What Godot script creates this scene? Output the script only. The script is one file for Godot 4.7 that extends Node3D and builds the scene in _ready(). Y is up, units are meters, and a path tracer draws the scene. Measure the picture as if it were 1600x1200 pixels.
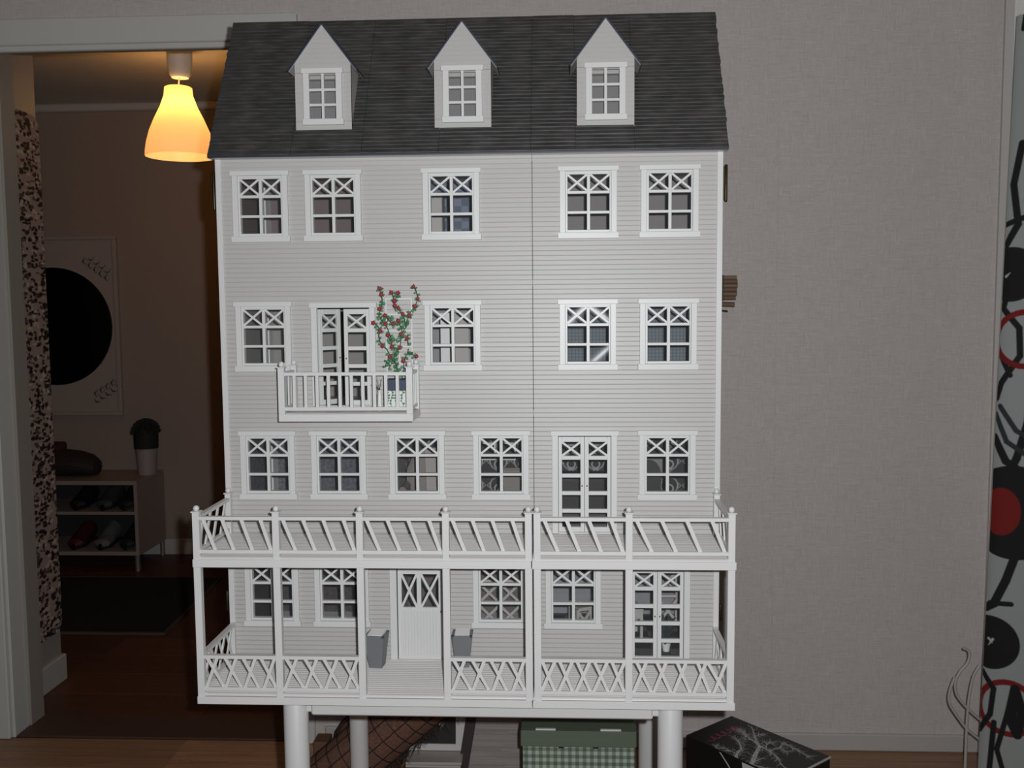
extends Node3D

# ---------------------------------------------------------------- geometry collector
class B:
	var v := PackedVector3Array()
	var n := PackedVector3Array()
	var uv := PackedVector2Array()
	var xf := Transform3D.IDENTITY
	func tri(a: Vector3, b: Vector3, c: Vector3, na: Vector3, nb: Vector3, nc: Vector3, ua := Vector2.ZERO, ub := Vector2.ZERO, uc := Vector2.ZERO) -> void:
		if (b - a).cross(c - a).dot(na + nb + nc) > 0.0:
			var t := b; b = c; c = t
			t = nb; nb = nc; nc = t
			var u := ub; ub = uc; uc = u
		for p in [a, b, c]: v.append(xf * p)
		for p in [na, nb, nc]: n.append((xf.basis * p).normalized())
		uv.append(ua); uv.append(ub); uv.append(uc)
	func quad(a: Vector3, b: Vector3, c: Vector3, d: Vector3, out: Vector3, u0 := Vector2.ZERO, u1 := Vector2(1, 0), u2 := Vector2(1, 1), u3 := Vector2(0, 1)) -> void:
		var m := (c - a).cross(d - b)
		if m.dot(out) < 0.0: m = -m
		m = m.normalized()
		tri(a, b, c, m, m, m, u0, u1, u2)
		tri(a, c, d, m, m, m, u0, u2, u3)
	func box(lo: Vector3, hi: Vector3) -> B:
		return hexa([Vector3(lo.x, lo.y, lo.z), Vector3(hi.x, lo.y, lo.z), Vector3(hi.x, hi.y, lo.z), Vector3(lo.x, hi.y, lo.z),
			Vector3(lo.x, lo.y, hi.z), Vector3(hi.x, lo.y, hi.z), Vector3(hi.x, hi.y, hi.z), Vector3(lo.x, hi.y, hi.z)])
	# eight corners: back ring 0-3, front ring 4-7 (same order)
	func hexa(p: Array) -> B:
		var c := Vector3.ZERO
		for q in p: c += q
		c /= 8.0
		for f in [[0, 1, 2, 3], [4, 5, 6, 7], [0, 1, 5, 4], [3, 2, 6, 7], [0, 3, 7, 4], [1, 2, 6, 5]]:
			var a: Vector3 = p[f[0]]; var b: Vector3 = p[f[1]]; var d: Vector3 = p[f[2]]; var e: Vector3 = p[f[3]]
			quad(a, b, d, e, (a + b + d + e) * 0.25 - c)
		return self
	# chamfered box
	func cbox(lo: Vector3, hi: Vector3, k: float) -> B:
		var c := (lo + hi) * 0.5
		var h := (hi - lo) * 0.5
		k = minf(k, minf(h.x, minf(h.y, h.z)) * 0.6)
		for ax in 3:
			var i := (ax + 1) % 3; var j := (ax + 2) % 3
			for s in [-1.0, 1.0]:
				var o := Vector3.ZERO; o[ax] = s * h[ax]
				var e := Vector3.ZERO; e[i] = h[i] - k
				var g := Vector3.ZERO; g[j] = h[j] - k
				quad(c + o - e - g, c + o + e - g, c + o + e + g, c + o - e + g, o)
			for si in [-1.0, 1.0]:
				for sj in [-1.0, 1.0]:
					var a := Vector3.ZERO; a[i] = si * h[i]; a[j] = sj * (h[j] - k)
					var b := Vector3.ZERO; b[i] = si * (h[i] - k); b[j] = sj * h[j]
					var l := Vector3.ZERO; l[ax] = h[ax] - k
					quad(c + a - l, c + a + l, c + b + l, c + b - l, a + b)
		for sx in [-1.0, 1.0]:
			for sy in [-1.0, 1.0]:
				for sz in [-1.0, 1.0]:
					var q := Vector3(sx, sy, sz)
					var m := q.normalized()
					tri(c + q * Vector3(h.x, h.y - k, h.z - k), c + q * Vector3(h.x - k, h.y, h.z - k), c + q * Vector3(h.x - k, h.y - k, h.z), m, m, m)
		return self
	# bar of rectangular section between two points (w across in the plane normal to 'up' x dir, t along up)
	func bar(a: Vector3, b: Vector3, w: float, t: float, up := Vector3(0, 0, 1)) -> B:
		var d := (b - a).normalized()
		var s := d.cross(up).normalized() * w * 0.5
		var u := s.cross(d).normalized() * t * 0.5
		return hexa([a - s - u, a + s - u, a + s + u, a - s + u, b - s - u, b + s - u, b + s + u, b - s + u])
	func lathe(c: Vector3, prof: Array, seg := 24, sharp := false) -> B:
		for i in prof.size() - 1:
			var p: Vector2 = prof[i]; var q: Vector2 = prof[i + 1]
			if p.distance_to(q) < 1e-6: continue
			var t := (q - p).normalized()
			var nn := Vector2(t.y, -t.x)
			var n0 := nn; var n1 := nn
			if not sharp:
				if i > 0:
					var t2: Vector2 = (p - prof[i - 1]).normalized()
					if t2.dot(t) > 0.6: n0 = (nn + Vector2(t2.y, -t2.x)).normalized()
				if i < prof.size() - 2:
					var t3: Vector2 = (prof[i + 2] - q).normalized()
					if t3.dot(t) > 0.6: n1 = (nn + Vector2(t3.y, -t3.x)).normalized()
			for k in seg:
				var a0 := TAU * k / seg; var a1 := TAU * (k + 1) / seg
				var d0 := Vector3(cos(a0), 0, sin(a0)); var d1 := Vector3(cos(a1), 0, sin(a1))
				var A := c + d0 * p.x + Vector3.UP * p.y; var Bb := c + d1 * p.x + Vector3.UP * p.y
				var C := c + d1 * q.x + Vector3.UP * q.y; var D := c + d0 * q.x + Vector3.UP * q.y
				var nA := d0 * n0.x + Vector3.UP * n0.y; var nB := d1 * n0.x + Vector3.UP * n0.y
				var nC := d1 * n1.x + Vector3.UP * n1.y; var nD := d0 * n1.x + Vector3.UP * n1.y
				var ua := Vector2(float(k) / seg, float(i) / (prof.size() - 1)); var ub := Vector2(float(k + 1) / seg, ua.y)
				var uc := Vector2(ub.x, float(i + 1) / (prof.size() - 1)); var ud := Vector2(ua.x, uc.y)
				if p.x > 1e-6: tri(A, Bb, C, nA, nB, nC, ua, ub, uc)
				if q.x > 1e-6: tri(A, C, D, nA, nC, nD, ua, uc, ud)
		return self
	func ball(c: Vector3, r: float, seg := 14, sy := 1.0) -> B:
		var pr := []
		for i in 9:
			var a := -PI / 2 + PI * i / 8.0
			pr.append(Vector2(cos(a) * r, sin(a) * r * sy))
		return lathe(c, pr, seg)
	func tube(pts: Array, r0: float, r1 := -1.0, seg := 8) -> B:
		if r1 < 0: r1 = r0
		var m := pts.size()
		var rings := []
		var side := Vector3.ZERO
		for i in m:
			var d: Vector3 = (pts[mini(i + 1, m - 1)] - pts[maxi(i - 1, 0)]).normalized()
			if side == Vector3.ZERO: side = d.cross(Vector3(0.31, 0.77, 0.55)).normalized()
			side = (side - d * side.dot(d)).normalized()
			var u := d.cross(side)
			var r := lerpf(r0, r1, float(i) / maxf(1, m - 1))
			var ring := []
			for k in seg:
				var a := TAU * k / seg
				var q := side * cos(a) + u * sin(a)
				ring.append([pts[i] + q * r, q])
			rings.append(ring)
		for i in m - 1:
			for k in seg:
				var a: Array = rings[i][k]; var b: Array = rings[i][(k + 1) % seg]
				var c: Array = rings[i + 1][(k + 1) % seg]; var d: Array = rings[i + 1][k]
				tri(a[0], b[0], c[0], a[1], b[1], c[1])
				tri(a[0], c[0], d[0], a[1], c[1], d[1])
		for e in [[0, -1.0], [m - 1, 1.0]]:
			var d2: Vector3 = (pts[mini(e[0] + 1, m - 1)] - pts[maxi(e[0] - 1, 0)]).normalized() * e[1]
			for k in seg: tri(pts[e[0]], rings[e[0]][k][0], rings[e[0]][(k + 1) % seg][0], d2, d2, d2)
		return self
	# smooth blob: closed loft of elliptic sections [centre, half width, half height]
	func loft(secs: Array, seg := 16) -> B:
		var m := secs.size()
		for i in m - 1:
			for k in seg:
				var P := []
				for e in [[i, k], [i, k + 1], [i + 1, k + 1], [i + 1, k]]:
					var s: Array = secs[e[0]]
					var a: float = TAU * e[1] / seg
					P.append(s[0] + Vector3(0, sin(a) * s[2], cos(a) * s[1]))
				var cc: Vector3 = (secs[i][0] + secs[i + 1][0]) * 0.5
				quad(P[0], P[1], P[2], P[3], (P[0] + P[2]) * 0.5 - cc)
		return self
	func mesh() -> ArrayMesh:
		var a := []
		a.resize(Mesh.ARRAY_MAX)
		a[Mesh.ARRAY_VERTEX] = v
		a[Mesh.ARRAY_NORMAL] = n
		a[Mesh.ARRAY_TEX_UV] = uv
		var m := ArrayMesh.new()
		m.add_surface_from_arrays(Mesh.PRIMITIVE_TRIANGLES, a)
		return m

# ---------------------------------------------------------------- helpers
var used := {}
var M := {}
const T := 0.6           # table top height
var house: Node3D

func named(parent: Node, base: String) -> String:
	var k := str(parent.get_instance_id()) + base
	var c: int = used.get(k, 0)
	used[k] = c + 1
	return base if c == 0 else "%s_%03d" % [base, c]

func obj(called: String, b: B, m: Material, parent: Node = self) -> MeshInstance3D:
	return inst(called, b.mesh(), m, parent)

func inst(called: String, mesh: Mesh, m: Material, parent: Node = self) -> MeshInstance3D:
	var o := MeshInstance3D.new()
	o.name = named(parent, called)
	o.mesh = mesh
	o.material_override = m
	parent.add_child(o, true)
	return o

func tag(o: Node, label: String, category: String, group := "") -> Node:
	o.set_meta("label", label)
	o.set_meta("category", category)
	if group != "": o.set_meta("group", group)
	return o

func thing(called: String, at: Vector3, label: String, category: String, group := "", turn := 0.0) -> Node3D:
	var o := Node3D.new()
	o.name = named(self, called)
	add_child(o, true)
	o.position = at
	o.rotation.y = turn
	tag(o, label, category, group)
	return o

func struct(called: String, b: B, m: Material, parent: Node = self) -> MeshInstance3D:
	var o := obj(called, b, m, parent)
	if parent == self: o.set_meta("kind", "structure")
	return o

func mat(c: Color, rough := 0.6, extra := {}) -> StandardMaterial3D:
	var m := StandardMaterial3D.new()
	m.albedo_color = c
	m.roughness = rough
	for k in extra: m.set(k, extra[k])
	return m

func tex(img: Image, scale := 1.0, m: StandardMaterial3D = null) -> void:
	m.albedo_texture = ImageTexture.create_from_image(img)
	m.uv1_triplanar = true
	m.uv1_world_triplanar = true
	m.uv1_scale = Vector3.ONE * scale

func noise_tex(a: Color, b: Color, freq: float, sd: int, size := 256) -> NoiseTexture2D:
	var f := FastNoiseLite.new()
	f.seed = sd; f.frequency = freq; f.fractal_octaves = 4
	var g := Gradient.new()
	g.set_color(0, a); g.set_color(1, b)
	var t := NoiseTexture2D.new()
	t.width = size; t.height = size; t.seamless = true; t.noise = f; t.color_ramp = g
	return t

func weave(seedn: int, size: int, base: Color, amp: float, count: int, lmin: int, lmax: int) -> Image:
	var r := RandomNumberGenerator.new(); r.seed = seedn
	var im := Image.create(size, size, false, Image.FORMAT_RGB8)
	im.fill(base)
	for i in count:
		var k := 1.0 + r.randf_range(-amp, amp)
		var c := Color(base.r * k, base.g * k, base.b * k)
		var l := r.randi_range(lmin, lmax)
		var p := Vector2i(r.randi_range(0, size - 1), r.randi_range(0, size - 1))
		im.fill_rect(Rect2i(p, Vector2i(l, r.randi_range(1, 2)) if r.randf() < 0.5 else Vector2i(r.randi_range(1, 2), l)), c)
	return im

func wood_img(seedn: int, base: Color, amp: float) -> Image:
	var r := RandomNumberGenerator.new(); r.seed = seedn
	var im := Image.create(512, 256, false, Image.FORMAT_RGB8)
	im.fill(base)
	for i in 900:
		var k := 1.0 + r.randf_range(-amp, amp)
		im.fill_rect(Rect2i(r.randi_range(-80, 511), r.randi_range(0, 255), r.randi_range(40, 260), r.randi_range(1, 3)), Color(base.r * k, base.g * k, base.b * k))
	return im

func stroke(im: Image, a: Vector2, b: Vector2, wa: float, wb: float, c: Color) -> void:
	var w := maxf(wa, wb) * 0.5 + 1.0
	var x0 := maxi(0, int(minf(a.x, b.x) - w)); var x1 := mini(im.get_width() - 1, int(maxf(a.x, b.x) + w))
	var y0 := maxi(0, int(minf(a.y, b.y) - w)); var y1 := mini(im.get_height() - 1, int(maxf(a.y, b.y) + w))
	var d := b - a
	var l := maxf(d.length_squared(), 1e-6)
	for y in range(y0, y1 + 1):
		for x in range(x0, x1 + 1):
			var p := Vector2(x + 0.5, y + 0.5)
			var t := clampf((p - a).dot(d) / l, 0, 1)
			var e := p.distance_to(a + d * t) - lerpf(wa, wb, t) * 0.5
			if e < 0.5: im.set_pixel(x, y, im.get_pixel(x, y).lerp(c, clampf(0.5 - e, 0, 1)))

func path_stroke(im: Image, pts: Array, w: float, c: Color) -> void:
	for i in pts.size() - 1: stroke(im, pts[i], pts[i + 1], w, w, c)

func disc(im: Image, c: Vector2, rx: float, ry: float, col: Color) -> void:
	for y in range(maxi(0, int(c.y - ry) - 1), mini(im.get_height() - 1, int(c.y + ry) + 1) + 1):
		for x in range(maxi(0, int(c.x - rx) - 1), mini(im.get_width() - 1, int(c.x + rx) + 1) + 1):
			var d := Vector2((x + 0.5 - c.x) / rx, (y + 0.5 - c.y) / ry).length()
			var al := clampf((1.0 - d) * minf(rx, ry) + 0.5, 0, 1)
			if al > 0: im.set_pixel(x, y, im.get_pixel(x, y).lerp(col, al))

func ring(im: Image, c: Vector2, r: float, w: float, col: Color) -> void:
	var pts := []
	for i in 41: pts.append(c + Vector2.from_angle(TAU * i / 40.0) * r)
	path_stroke(im, pts, w, col)

# axis-aligned area minus openings, as boxes [x0, x1, y0, y1]
func pieces(x0: float, x1: float, y0: float, y1: float, holes: Array) -> Array:
	var ys := [y0, y1]
	for h in holes:
		if h[1] <= x0 or h[0] >= x1: continue
		for y in [h[2], h[3]]:
			if y > y0 and y < y1: ys.append(y)
	ys.sort()
	var out := []
	for i in ys.size() - 1:
		if ys[i + 1] - ys[i] < 1e-5: continue
		var ym: float = (ys[i] + ys[i + 1]) * 0.5
		var cuts := []
		for h in holes:
			if h[2] < ym and h[3] > ym and h[1] > x0 and h[0] < x1: cuts.append(h)
		cuts.sort_custom(func(p, q): return p[0] < q[0])
		var x := x0
		for h in cuts:
			if h[0] > x + 1e-5: out.append([x, h[0], ys[i], ys[i + 1]])
			x = maxf(x, h[1])
		if x < x1 - 1e-5: out.append([x, x1, ys[i], ys[i + 1]])
	return out

func V(x: float, y: float, z: float) -> Vector3: return Vector3(x, y, z)

func _ready() -> void:
	# ------------------------------------------------ camera, light, exposure
	var cam := Camera3D.new()
	cam.name = "camera"
	add_child(cam)
	cam.transform = Transform3D(Basis(V(0.998756, -0.007955, -0.049216), V(0.003859, 0.996561, -0.082770), V(0.049705, 0.082478, 0.995353)).orthonormalized(), V(0.6686, 1.3288, 1.8684))
	cam.fov = 43.713
	cam.near = 0.05
	cam.current = true
	var env := Environment.new()
	env.background_mode = Environment.BG_COLOR
	env.background_color = Color(0.01, 0.012, 0.016)
	env.tonemap_mode = Environment.TONE_MAPPER_LINEAR
	env.tonemap_exposure = 1.0
	env.sdfgi_enabled = true; env.ssao_enabled = true; env.ssil_enabled = true
	var we := WorldEnvironment.new()
	we.name = "world_environment"
	we.environment = env
	add_child(we)
	# the camera's flash, a little up and to the right of the lens
	var fl := SpotLight3D.new()
	fl.name = "camera_flash"
	add_child(fl)
	fl.transform = cam.transform * Transform3D(Basis(Vector3.RIGHT, deg_to_rad(5.0)), V(0.043, 0.032, 0.0))
	fl.light_color = Color(0.985, 0.99, 1.0)
	fl.light_energy = 2.65
	fl.light_size = 0.01 * 0.7
	fl.spot_range = 12.0
	fl.spot_attenuation = 2.0
	fl.spot_angle = 62.0
	fl.spot_angle_attenuation = 0.8
	fl.shadow_enabled = true

	materials()
	room()
	dollhouse()
	dollhouse_contents()
	table_and_below()
	hall_things()
	right_side()

# ---------------------------------------------------------------- materials
func materials() -> void:
	M.siding = mat(Color(0.728, 0.724, 0.712), 0.45)
	M.trim = mat(Color(0.838, 0.838, 0.832), 0.4)
	M.liner = mat(Color(0.62, 0.61, 0.60), 0.8)
	M.deck = mat(Color(0.83, 0.815, 0.81), 0.45)
	M.dark_gap = mat(Color(0.12, 0.12, 0.12), 0.8)
	M.roof = mat(Color(1, 1, 1), 0.5)
	M.roof.albedo_texture = noise_tex(Color(0.14, 0.137, 0.135), Color(0.31, 0.303, 0.30), 0.03, 5)
	M.roof.uv1_triplanar = true
	M.roof.uv1_world_triplanar = true
	M.roof.uv1_scale = V(2.2, 14, 5)
	M.backing = mat(Color(0.50, 0.49, 0.49), 0.8)
	M.roof_edge = mat(Color(0.14, 0.18, 0.26), 0.5)
	M.roof_panel = mat(Color(0.13, 0.13, 0.13), 0.7)
	M.pane = mat(Color(0.95, 0.97, 1.0, 0.012), 0.04, {"metallic_specular": 0.14, "transparency": BaseMaterial3D.TRANSPARENCY_ALPHA})
	M.pane_wavy = mat(Color(0.95, 0.97, 1.0, 0.012), 0.2, {"transparency": BaseMaterial3D.TRANSPARENCY_ALPHA})
	M.pane_wavy.metallic_specular = 0.13
	M.brass = mat(Color(0.27, 0.235, 0.18), 0.4, {"metallic": 0.9})
	M.knob = mat(Color(0.5, 0.38, 0.3), 0.3, {"metallic": 0.7})
	M.planter = mat(Color(0.46, 0.465, 0.475), 0.55)
	M.white = mat(Color(0.86, 0.86, 0.85), 0.5)
	M.table = mat(Color(0.80, 0.80, 0.795), 0.35)
	M.rose = mat(Color(0.62, 0.20, 0.25), 0.6)
	M.leaf = mat(Color(0.24, 0.46, 0.30), 0.6)
	M.leaf2 = mat(Color(0.38, 0.54, 0.40), 0.6)
	M.stem = mat(Color(0.2, 0.33, 0.2), 0.7)
	M.navy = mat(Color(0.17, 0.21, 0.30), 0.5)
	M.black = mat(Color(0.055, 0.052, 0.052), 0.5)
	M.furn = mat(Color(0.70, 0.685, 0.665), 0.6)
	# room
	M.wallpaper = mat(Color(1, 1, 1), 0.75)
	tex(weave(3, 512, Color(0.77, 0.742, 0.722), 0.05, 9000, 6, 30), 1.6, M.wallpaper)
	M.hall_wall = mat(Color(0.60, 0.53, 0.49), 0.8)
	M.ceiling = mat(Color(0.80, 0.79, 0.77), 0.85)
	M.casing = mat(Color(0.80, 0.80, 0.78), 0.45)
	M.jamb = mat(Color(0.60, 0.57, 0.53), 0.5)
	M.baseboard = mat(Color(0.72, 0.705, 0.69), 0.5)
	M.boards = []
	for i in 3:
		var m := mat(Color(1, 1, 1), 0.38)
		m.albedo_texture = ImageTexture.create_from_image(wood_img(20 + i, [Color(0.61, 0.45, 0.335), Color(0.65, 0.48, 0.355), Color(0.58, 0.43, 0.32)][i], 0.12))
		m.uv1_triplanar = true; m.uv1_world_triplanar = true; m.uv1_scale = V(0.9, 2.4, 2.4)
		M.boards.append(m)
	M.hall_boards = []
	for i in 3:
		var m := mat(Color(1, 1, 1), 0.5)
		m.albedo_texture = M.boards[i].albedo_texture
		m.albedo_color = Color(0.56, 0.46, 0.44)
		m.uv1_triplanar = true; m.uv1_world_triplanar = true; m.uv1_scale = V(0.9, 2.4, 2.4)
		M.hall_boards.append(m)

# ---------------------------------------------------------------- the two rooms
func room() -> void:
	var zb := -0.93          # face of the back wall
	var zh := -1.08          # its far face, towards the hall
	# back wall with the doorway to the hall (opening x -1.03..-0.14, up to 2.085)
	var wall := B.new()
	for p in pieces(-2.3, 2.05, 0.0, 2.5, [[-1.03, -0.14, -1.0, 2.12]]):
		wall.box(V(p[0], p[2], zh), V(p[1], p[3], zb))
	struct("wall_back", wall, M.wallpaper)
	obj("seam", B.new().cbox(V(1.2905, 0.055, zb - 0.001), V(1.2935, 2.5, zb + 0.0007), 0.0006), M.wallpaper, get_node("wall_back"))
	var fb := B.new()
	fb.box(V(-2.3, -0.1, zb), V(2.3, -0.012, 3.4))
	struct("floor", fb, M.dark_gap)
	var fl := get_node("floor")
	var r := RandomNumberGenerator.new(); r.seed = 11
	for row in 15:
		var z0 := zb + row * 0.185
		var x := -2.3 - r.randf() * 0.9
		while x < 2.05:
			var l := 1.28
			var a := maxf(x, -2.3); var c := minf(x + l, 2.05)
			if c - a > 0.02:
				obj("floor_board", B.new().cbox(V(a + 0.0006, -0.014, z0 + 0.0006), V(c - 0.0006, r.randf_range(-0.0004, 0.0), z0 + 0.1844), 0.0012), M.boards[r.randi() % 3], fl)
			x += l
	struct("ceiling", B.new().box(V(-2.3, 2.5, zb - 0.15), V(2.3, 2.6, 3.4)), M.ceiling)
	struct("wall_left", B.new().box(V(-2.4, 0, zb), V(-2.3, 2.5, 3.4)), M.wallpaper)
	struct("wall_behind", B.new().box(V(-2.4, 0, 3.3), V(2.3, 2.5, 3.4)), M.wallpaper)
	# right wall with the window recess
	var wr := B.new()
	for p in pieces(-3.3, 0.93, 0.0, 2.5, [[-0.6, 0.78, 0.02, 2.32]]):
		wr.box(V(1.905, p[2], -p[1]), V(2.05, p[3], -p[0]))
	struct("wall_right", wr, M.wallpaper)
	# window frame edge that stands proud of the right wall
	struct("trim_1", B.new().cbox(V(1.8775, 0.0, -0.862), V(1.935, 2.4, -0.80), 0.004), mat(Color(0.90, 0.90, 0.88), 0.4))
	var win := struct("window_1", B.new().box(V(2.0, 0.02, -0.76), V(2.03, 2.3, -0.70)).box(V(2.0, 0.02, 0.52), V(2.03, 2.3, 0.6)).box(V(2.0, 2.24, -0.70), V(2.03, 2.32, 0.52)).box(V(2.0, 0.02, -0.70), V(2.03, 0.1, 0.52)), M.casing)
	obj("pane", B.new().box(V(2.012, 0.1, -0.70), V(2.018, 2.24, 0.52)), M.pane, win)
	# baseboards
	struct("baseboard_back", B.new().cbox(V(-0.05, 0, zb - 0.002), V(1.905, 0.052, zb + 0.012), 0.004), M.baseboard)
	struct("baseboard_right", B.new().cbox(V(1.893, 0, zb), V(1.907, 0.052, -0.862), 0.004), M.baseboard)
	# door casing round the doorway
	var cs := B.new()
	cs.cbox(V(-0.147, 0, zb - 0.001), V(-0.080, 2.165, zb + 0.016), 0.003)
	cs.cbox(V(-1.105, 0, zb - 0.001), V(-1.035, 2.165, zb + 0.016), 0.003)
	cs.cbox(V(-1.105, 2.092, zb - 0.001), V(-0.080, 2.168, zb + 0.017), 0.003)
	cs.cbox(V(-1.045, 2.076, zb - 0.012), V(-0.130, 2.094, zb + 0.010), 0.003)
	cs.cbox(V(-0.155, 0, zb - 0.001), V(-0.145, 2.09, zb + 0.010), 0.003)
	struct("trim_2", cs, M.casing)
	# jamb lining, two steps
	var j := B.new()
	j.cbox(V(-1.034, 0, -1.005), V(-1.024, 2.115, zb + 0.004), 0.002)
	j.cbox(V(-0.146, 0, -1.005), V(-0.136, 2.115, zb + 0.004), 0.002)
	j.cbox(V(-1.034, 2.112, -1.005), V(-0.136, 2.122, zb - 0.002), 0.002)
	struct("trim_3", j, M.casing)
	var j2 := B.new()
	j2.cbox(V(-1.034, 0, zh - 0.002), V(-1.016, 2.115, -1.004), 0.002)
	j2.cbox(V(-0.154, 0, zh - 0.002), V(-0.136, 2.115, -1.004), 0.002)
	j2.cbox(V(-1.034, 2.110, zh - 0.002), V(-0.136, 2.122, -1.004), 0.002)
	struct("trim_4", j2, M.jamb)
	struct("trim_5", B.new().cbox(V(-1.024, -0.002, zh), V(-0.146, 0.006, zb + 0.0), 0.003), mat(Color(0.30, 0.21, 0.17), 0.5))
	# hall
	var hf := struct("floor_hall", B.new().box(V(-3.6, -0.1, -3.25), V(0.6, -0.012, zh)), M.dark_gap)
	for row in 12:
		var z0 := zh - (row + 1) * 0.185
		var x := -3.6 - r.randf() * 0.9
		while x < 0.5:
			var a := maxf(x, -3.6); var c := minf(x + 1.28, 0.5)
			if c - a > 0.02 and z0 > -3.3:
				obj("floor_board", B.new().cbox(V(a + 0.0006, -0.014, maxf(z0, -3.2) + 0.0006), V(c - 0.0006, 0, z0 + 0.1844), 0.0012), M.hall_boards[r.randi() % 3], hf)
			x += 1.28
	struct("ceiling_hall", B.new().box(V(-3.6, 2.39, -3.25), V(0.6, 2.5, zh)), M.ceiling)
	struct("wall_hall_back", B.new().box(V(-3.6, 0, -3.25), V(0.6, 2.5, -3.12)), M.hall_wall)
	struct("wall_hall_left", B.new().box(V(-3.7, 0, -3.25), V(-3.6, 2.5, zh)), M.hall_wall)
	struct("wall_hall_right", B.new().box(V(0.5, 0, -3.25), V(0.6, 2.5, zh)), M.hall_wall)
	struct("trim_6", B.new().cbox(V(-3.6, 2.35, -3.125), V(0.5, 2.392, -3.095), 0.008), M.baseboard)
	struct("baseboard_hall", B.new().cbox(V(-3.6, 0, -3.125), V(0.5, 0.085, -3.105), 0.004), M.baseboard)
	# short wall stub just inside the hall, papered with a dark speckled pattern
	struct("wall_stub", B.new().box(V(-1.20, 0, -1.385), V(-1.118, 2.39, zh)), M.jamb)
	struct("baseboard_stub", B.new().cbox(V(-1.21, 0, -1.397), V(-1.104, 0.095, zh), 0.004), M.baseboard)
	var sp := Image.create(256, 1024, false, Image.FORMAT_RGB8)
	sp.fill(Color(0.62, 0.54, 0.50))
	var q := RandomNumberGenerator.new(); q.seed = 77
	for i in 3800:
		var k := q.randf()
		disc(sp, Vector2(q.randf() * 256, q.randf() * 1024), q.randf_range(2.5, 8), q.randf_range(1.2, 4), Color(0.10, 0.055, 0.05) if k < 0.55 else Color(0.75, 0.66, 0.6) if k < 0.8 else Color(0.33, 0.26, 0.23))
	var pm := mat(Color(1, 1, 1), 0.8)
	pm.albedo_texture = ImageTexture.create_from_image(sp)
	var pb := B.new()
	var a0 := []
	# panel with rounded far corners, hung on the stub wall
	var ol := []
	for i in 7:
		var an := PI / 2 * i / 6.0
		ol.append(Vector2(-1.375 + 0.05 * (1 - sin(an)) , 1.98 - 0.05 * (1 - cos(an))))
	for i in 7:
		var an := PI / 2 * i / 6.0
		ol.append(Vector2(-1.375 + 0.05 * (1 - cos(an)), 0.24 - 0.05 * sin(an)) + Vector2(0, 0.0))
	ol.append(Vector2(-1.10, 0.19)); ol.append(Vector2(-1.10, 1.98))
	var cc := Vector2(-1.24, 1.1)
	for i in ol.size():
		var p: Vector2 = ol[i]; var s: Vector2 = ol[(i + 1) % ol.size()]
		var f = func(w: Vector2): return Vector2((w.x + 1.4) / 0.45, 1.0 - w.y / 2.0)
		pb.tri(V(-1.103, cc.y, cc.x), V(-1.103, p.y, p.x), V(-1.103, s.y, s.x), Vector3.RIGHT, Vector3.RIGHT, Vector3.RIGHT, f.call(cc), f.call(p), f.call(s))
		pb.quad(V(-1.119, p.y, p.x), V(-1.119, s.y, s.x), V(-1.103, s.y, s.x), V(-1.103, p.y, p.x), V(0, (p + s).y * 0.5 - cc.y, (p + s).x * 0.5 - cc.x), f.call(p), f.call(s), f.call(s), f.call(p))
	tag(obj("wall_hanging", pb, pm), "tall narrow speckled dark and beige wall hanging just inside the doorway", "wall hanging")

# ---------------------------------------------------------------- dollhouse
const WW := 0.1165
const WH := 0.1375
var holes := []

func hb(called: String, lo: Vector3, hi: Vector3, m: Material, k := 0.0006, parent: Node = null) -> MeshInstance3D:
	return obj(called, B.new().cbox(lo, hi, k), m, house if parent == null else parent)

func window_proto(sash_rows: Array, w: float, h: float, x0: float, x1: float, xm0: float, xm1: float) -> MeshInstance3D:
	return null

func make_window() -> MeshInstance3D:
	# casing: cap, two sides, sill
	var b := B.new()
	b.cbox(V(0.0035, 0.0112, -0.001), V(0.0146, 0.1285, 0.0098), 0.0006)
	b.cbox(V(0.1019, 0.0112, -0.001), V(0.1130, 0.1285, 0.0098), 0.0006)
	b.cbox(V(0, 0.128, -0.001), V(WW, 0.1375, 0.0118), 0.0007)
	b.cbox(V(0, 0, -0.001), V(WW, 0.0118, 0.0122), 0.0007)
	b.box(V(0.014, 0.1245, -0.006), V(0.1025, 0.1285, 0.004))
	var o := obj("window", b, M.trim, house)
	var s := B.new()
	s.cbox(V(0.0148, 0.0120, -0.004), V(0.0187, 0.1262, 0.0070), 0.0004)
	s.cbox(V(0.0988, 0.0120, -0.004), V(0.1017, 0.1262, 0.0070), 0.0004)
	s.cbox(V(0.0187, 0.1219, -0.004), V(0.0988, 0.1262, 0.0070), 0.0004)
	s.cbox(V(0.0187, 0.0120, -0.004), V(0.0988, 0.0167, 0.0070), 0.0004)
	obj("sash", s, M.trim, o)
	obj("mullion", B.new().cbox(V(0.0558, 0.0167, -0.0035), V(0.0619, 0.1219, 0.0066), 0.0005), M.trim, o)
	for y in [[0.0474, 0.0526], [0.0854, 0.0908]]:
		obj("glazing_bar", B.new().cbox(V(0.0187, y[0], -0.003), V(0.0988, y[1], 0.0062), 0.0005), M.trim, o)
	for c in [[0.0187, 0.0558], [0.0619, 0.0988]]:
		obj("cross_bar", B.new().bar(V(c[0], 0.0912, 0.003), V(c[1], 0.1216, 0.003), 0.0040, 0.0035), M.trim, o)
		obj("cross_bar", B.new().bar(V(c[0], 0.1216, 0.0036), V(c[1], 0.0912, 0.0036), 0.0040, 0.0035), M.trim, o)
		for y in [[0.0162, 0.0480], [0.0520, 0.0860], [0.0902, 0.1224]]:
			obj("pane", B.new().box(V(c[0] - 0.0005, y[0], -0.0022), V(c[1] + 0.0005, y[1], -0.0014)), M.pane, o)
	return o

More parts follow.
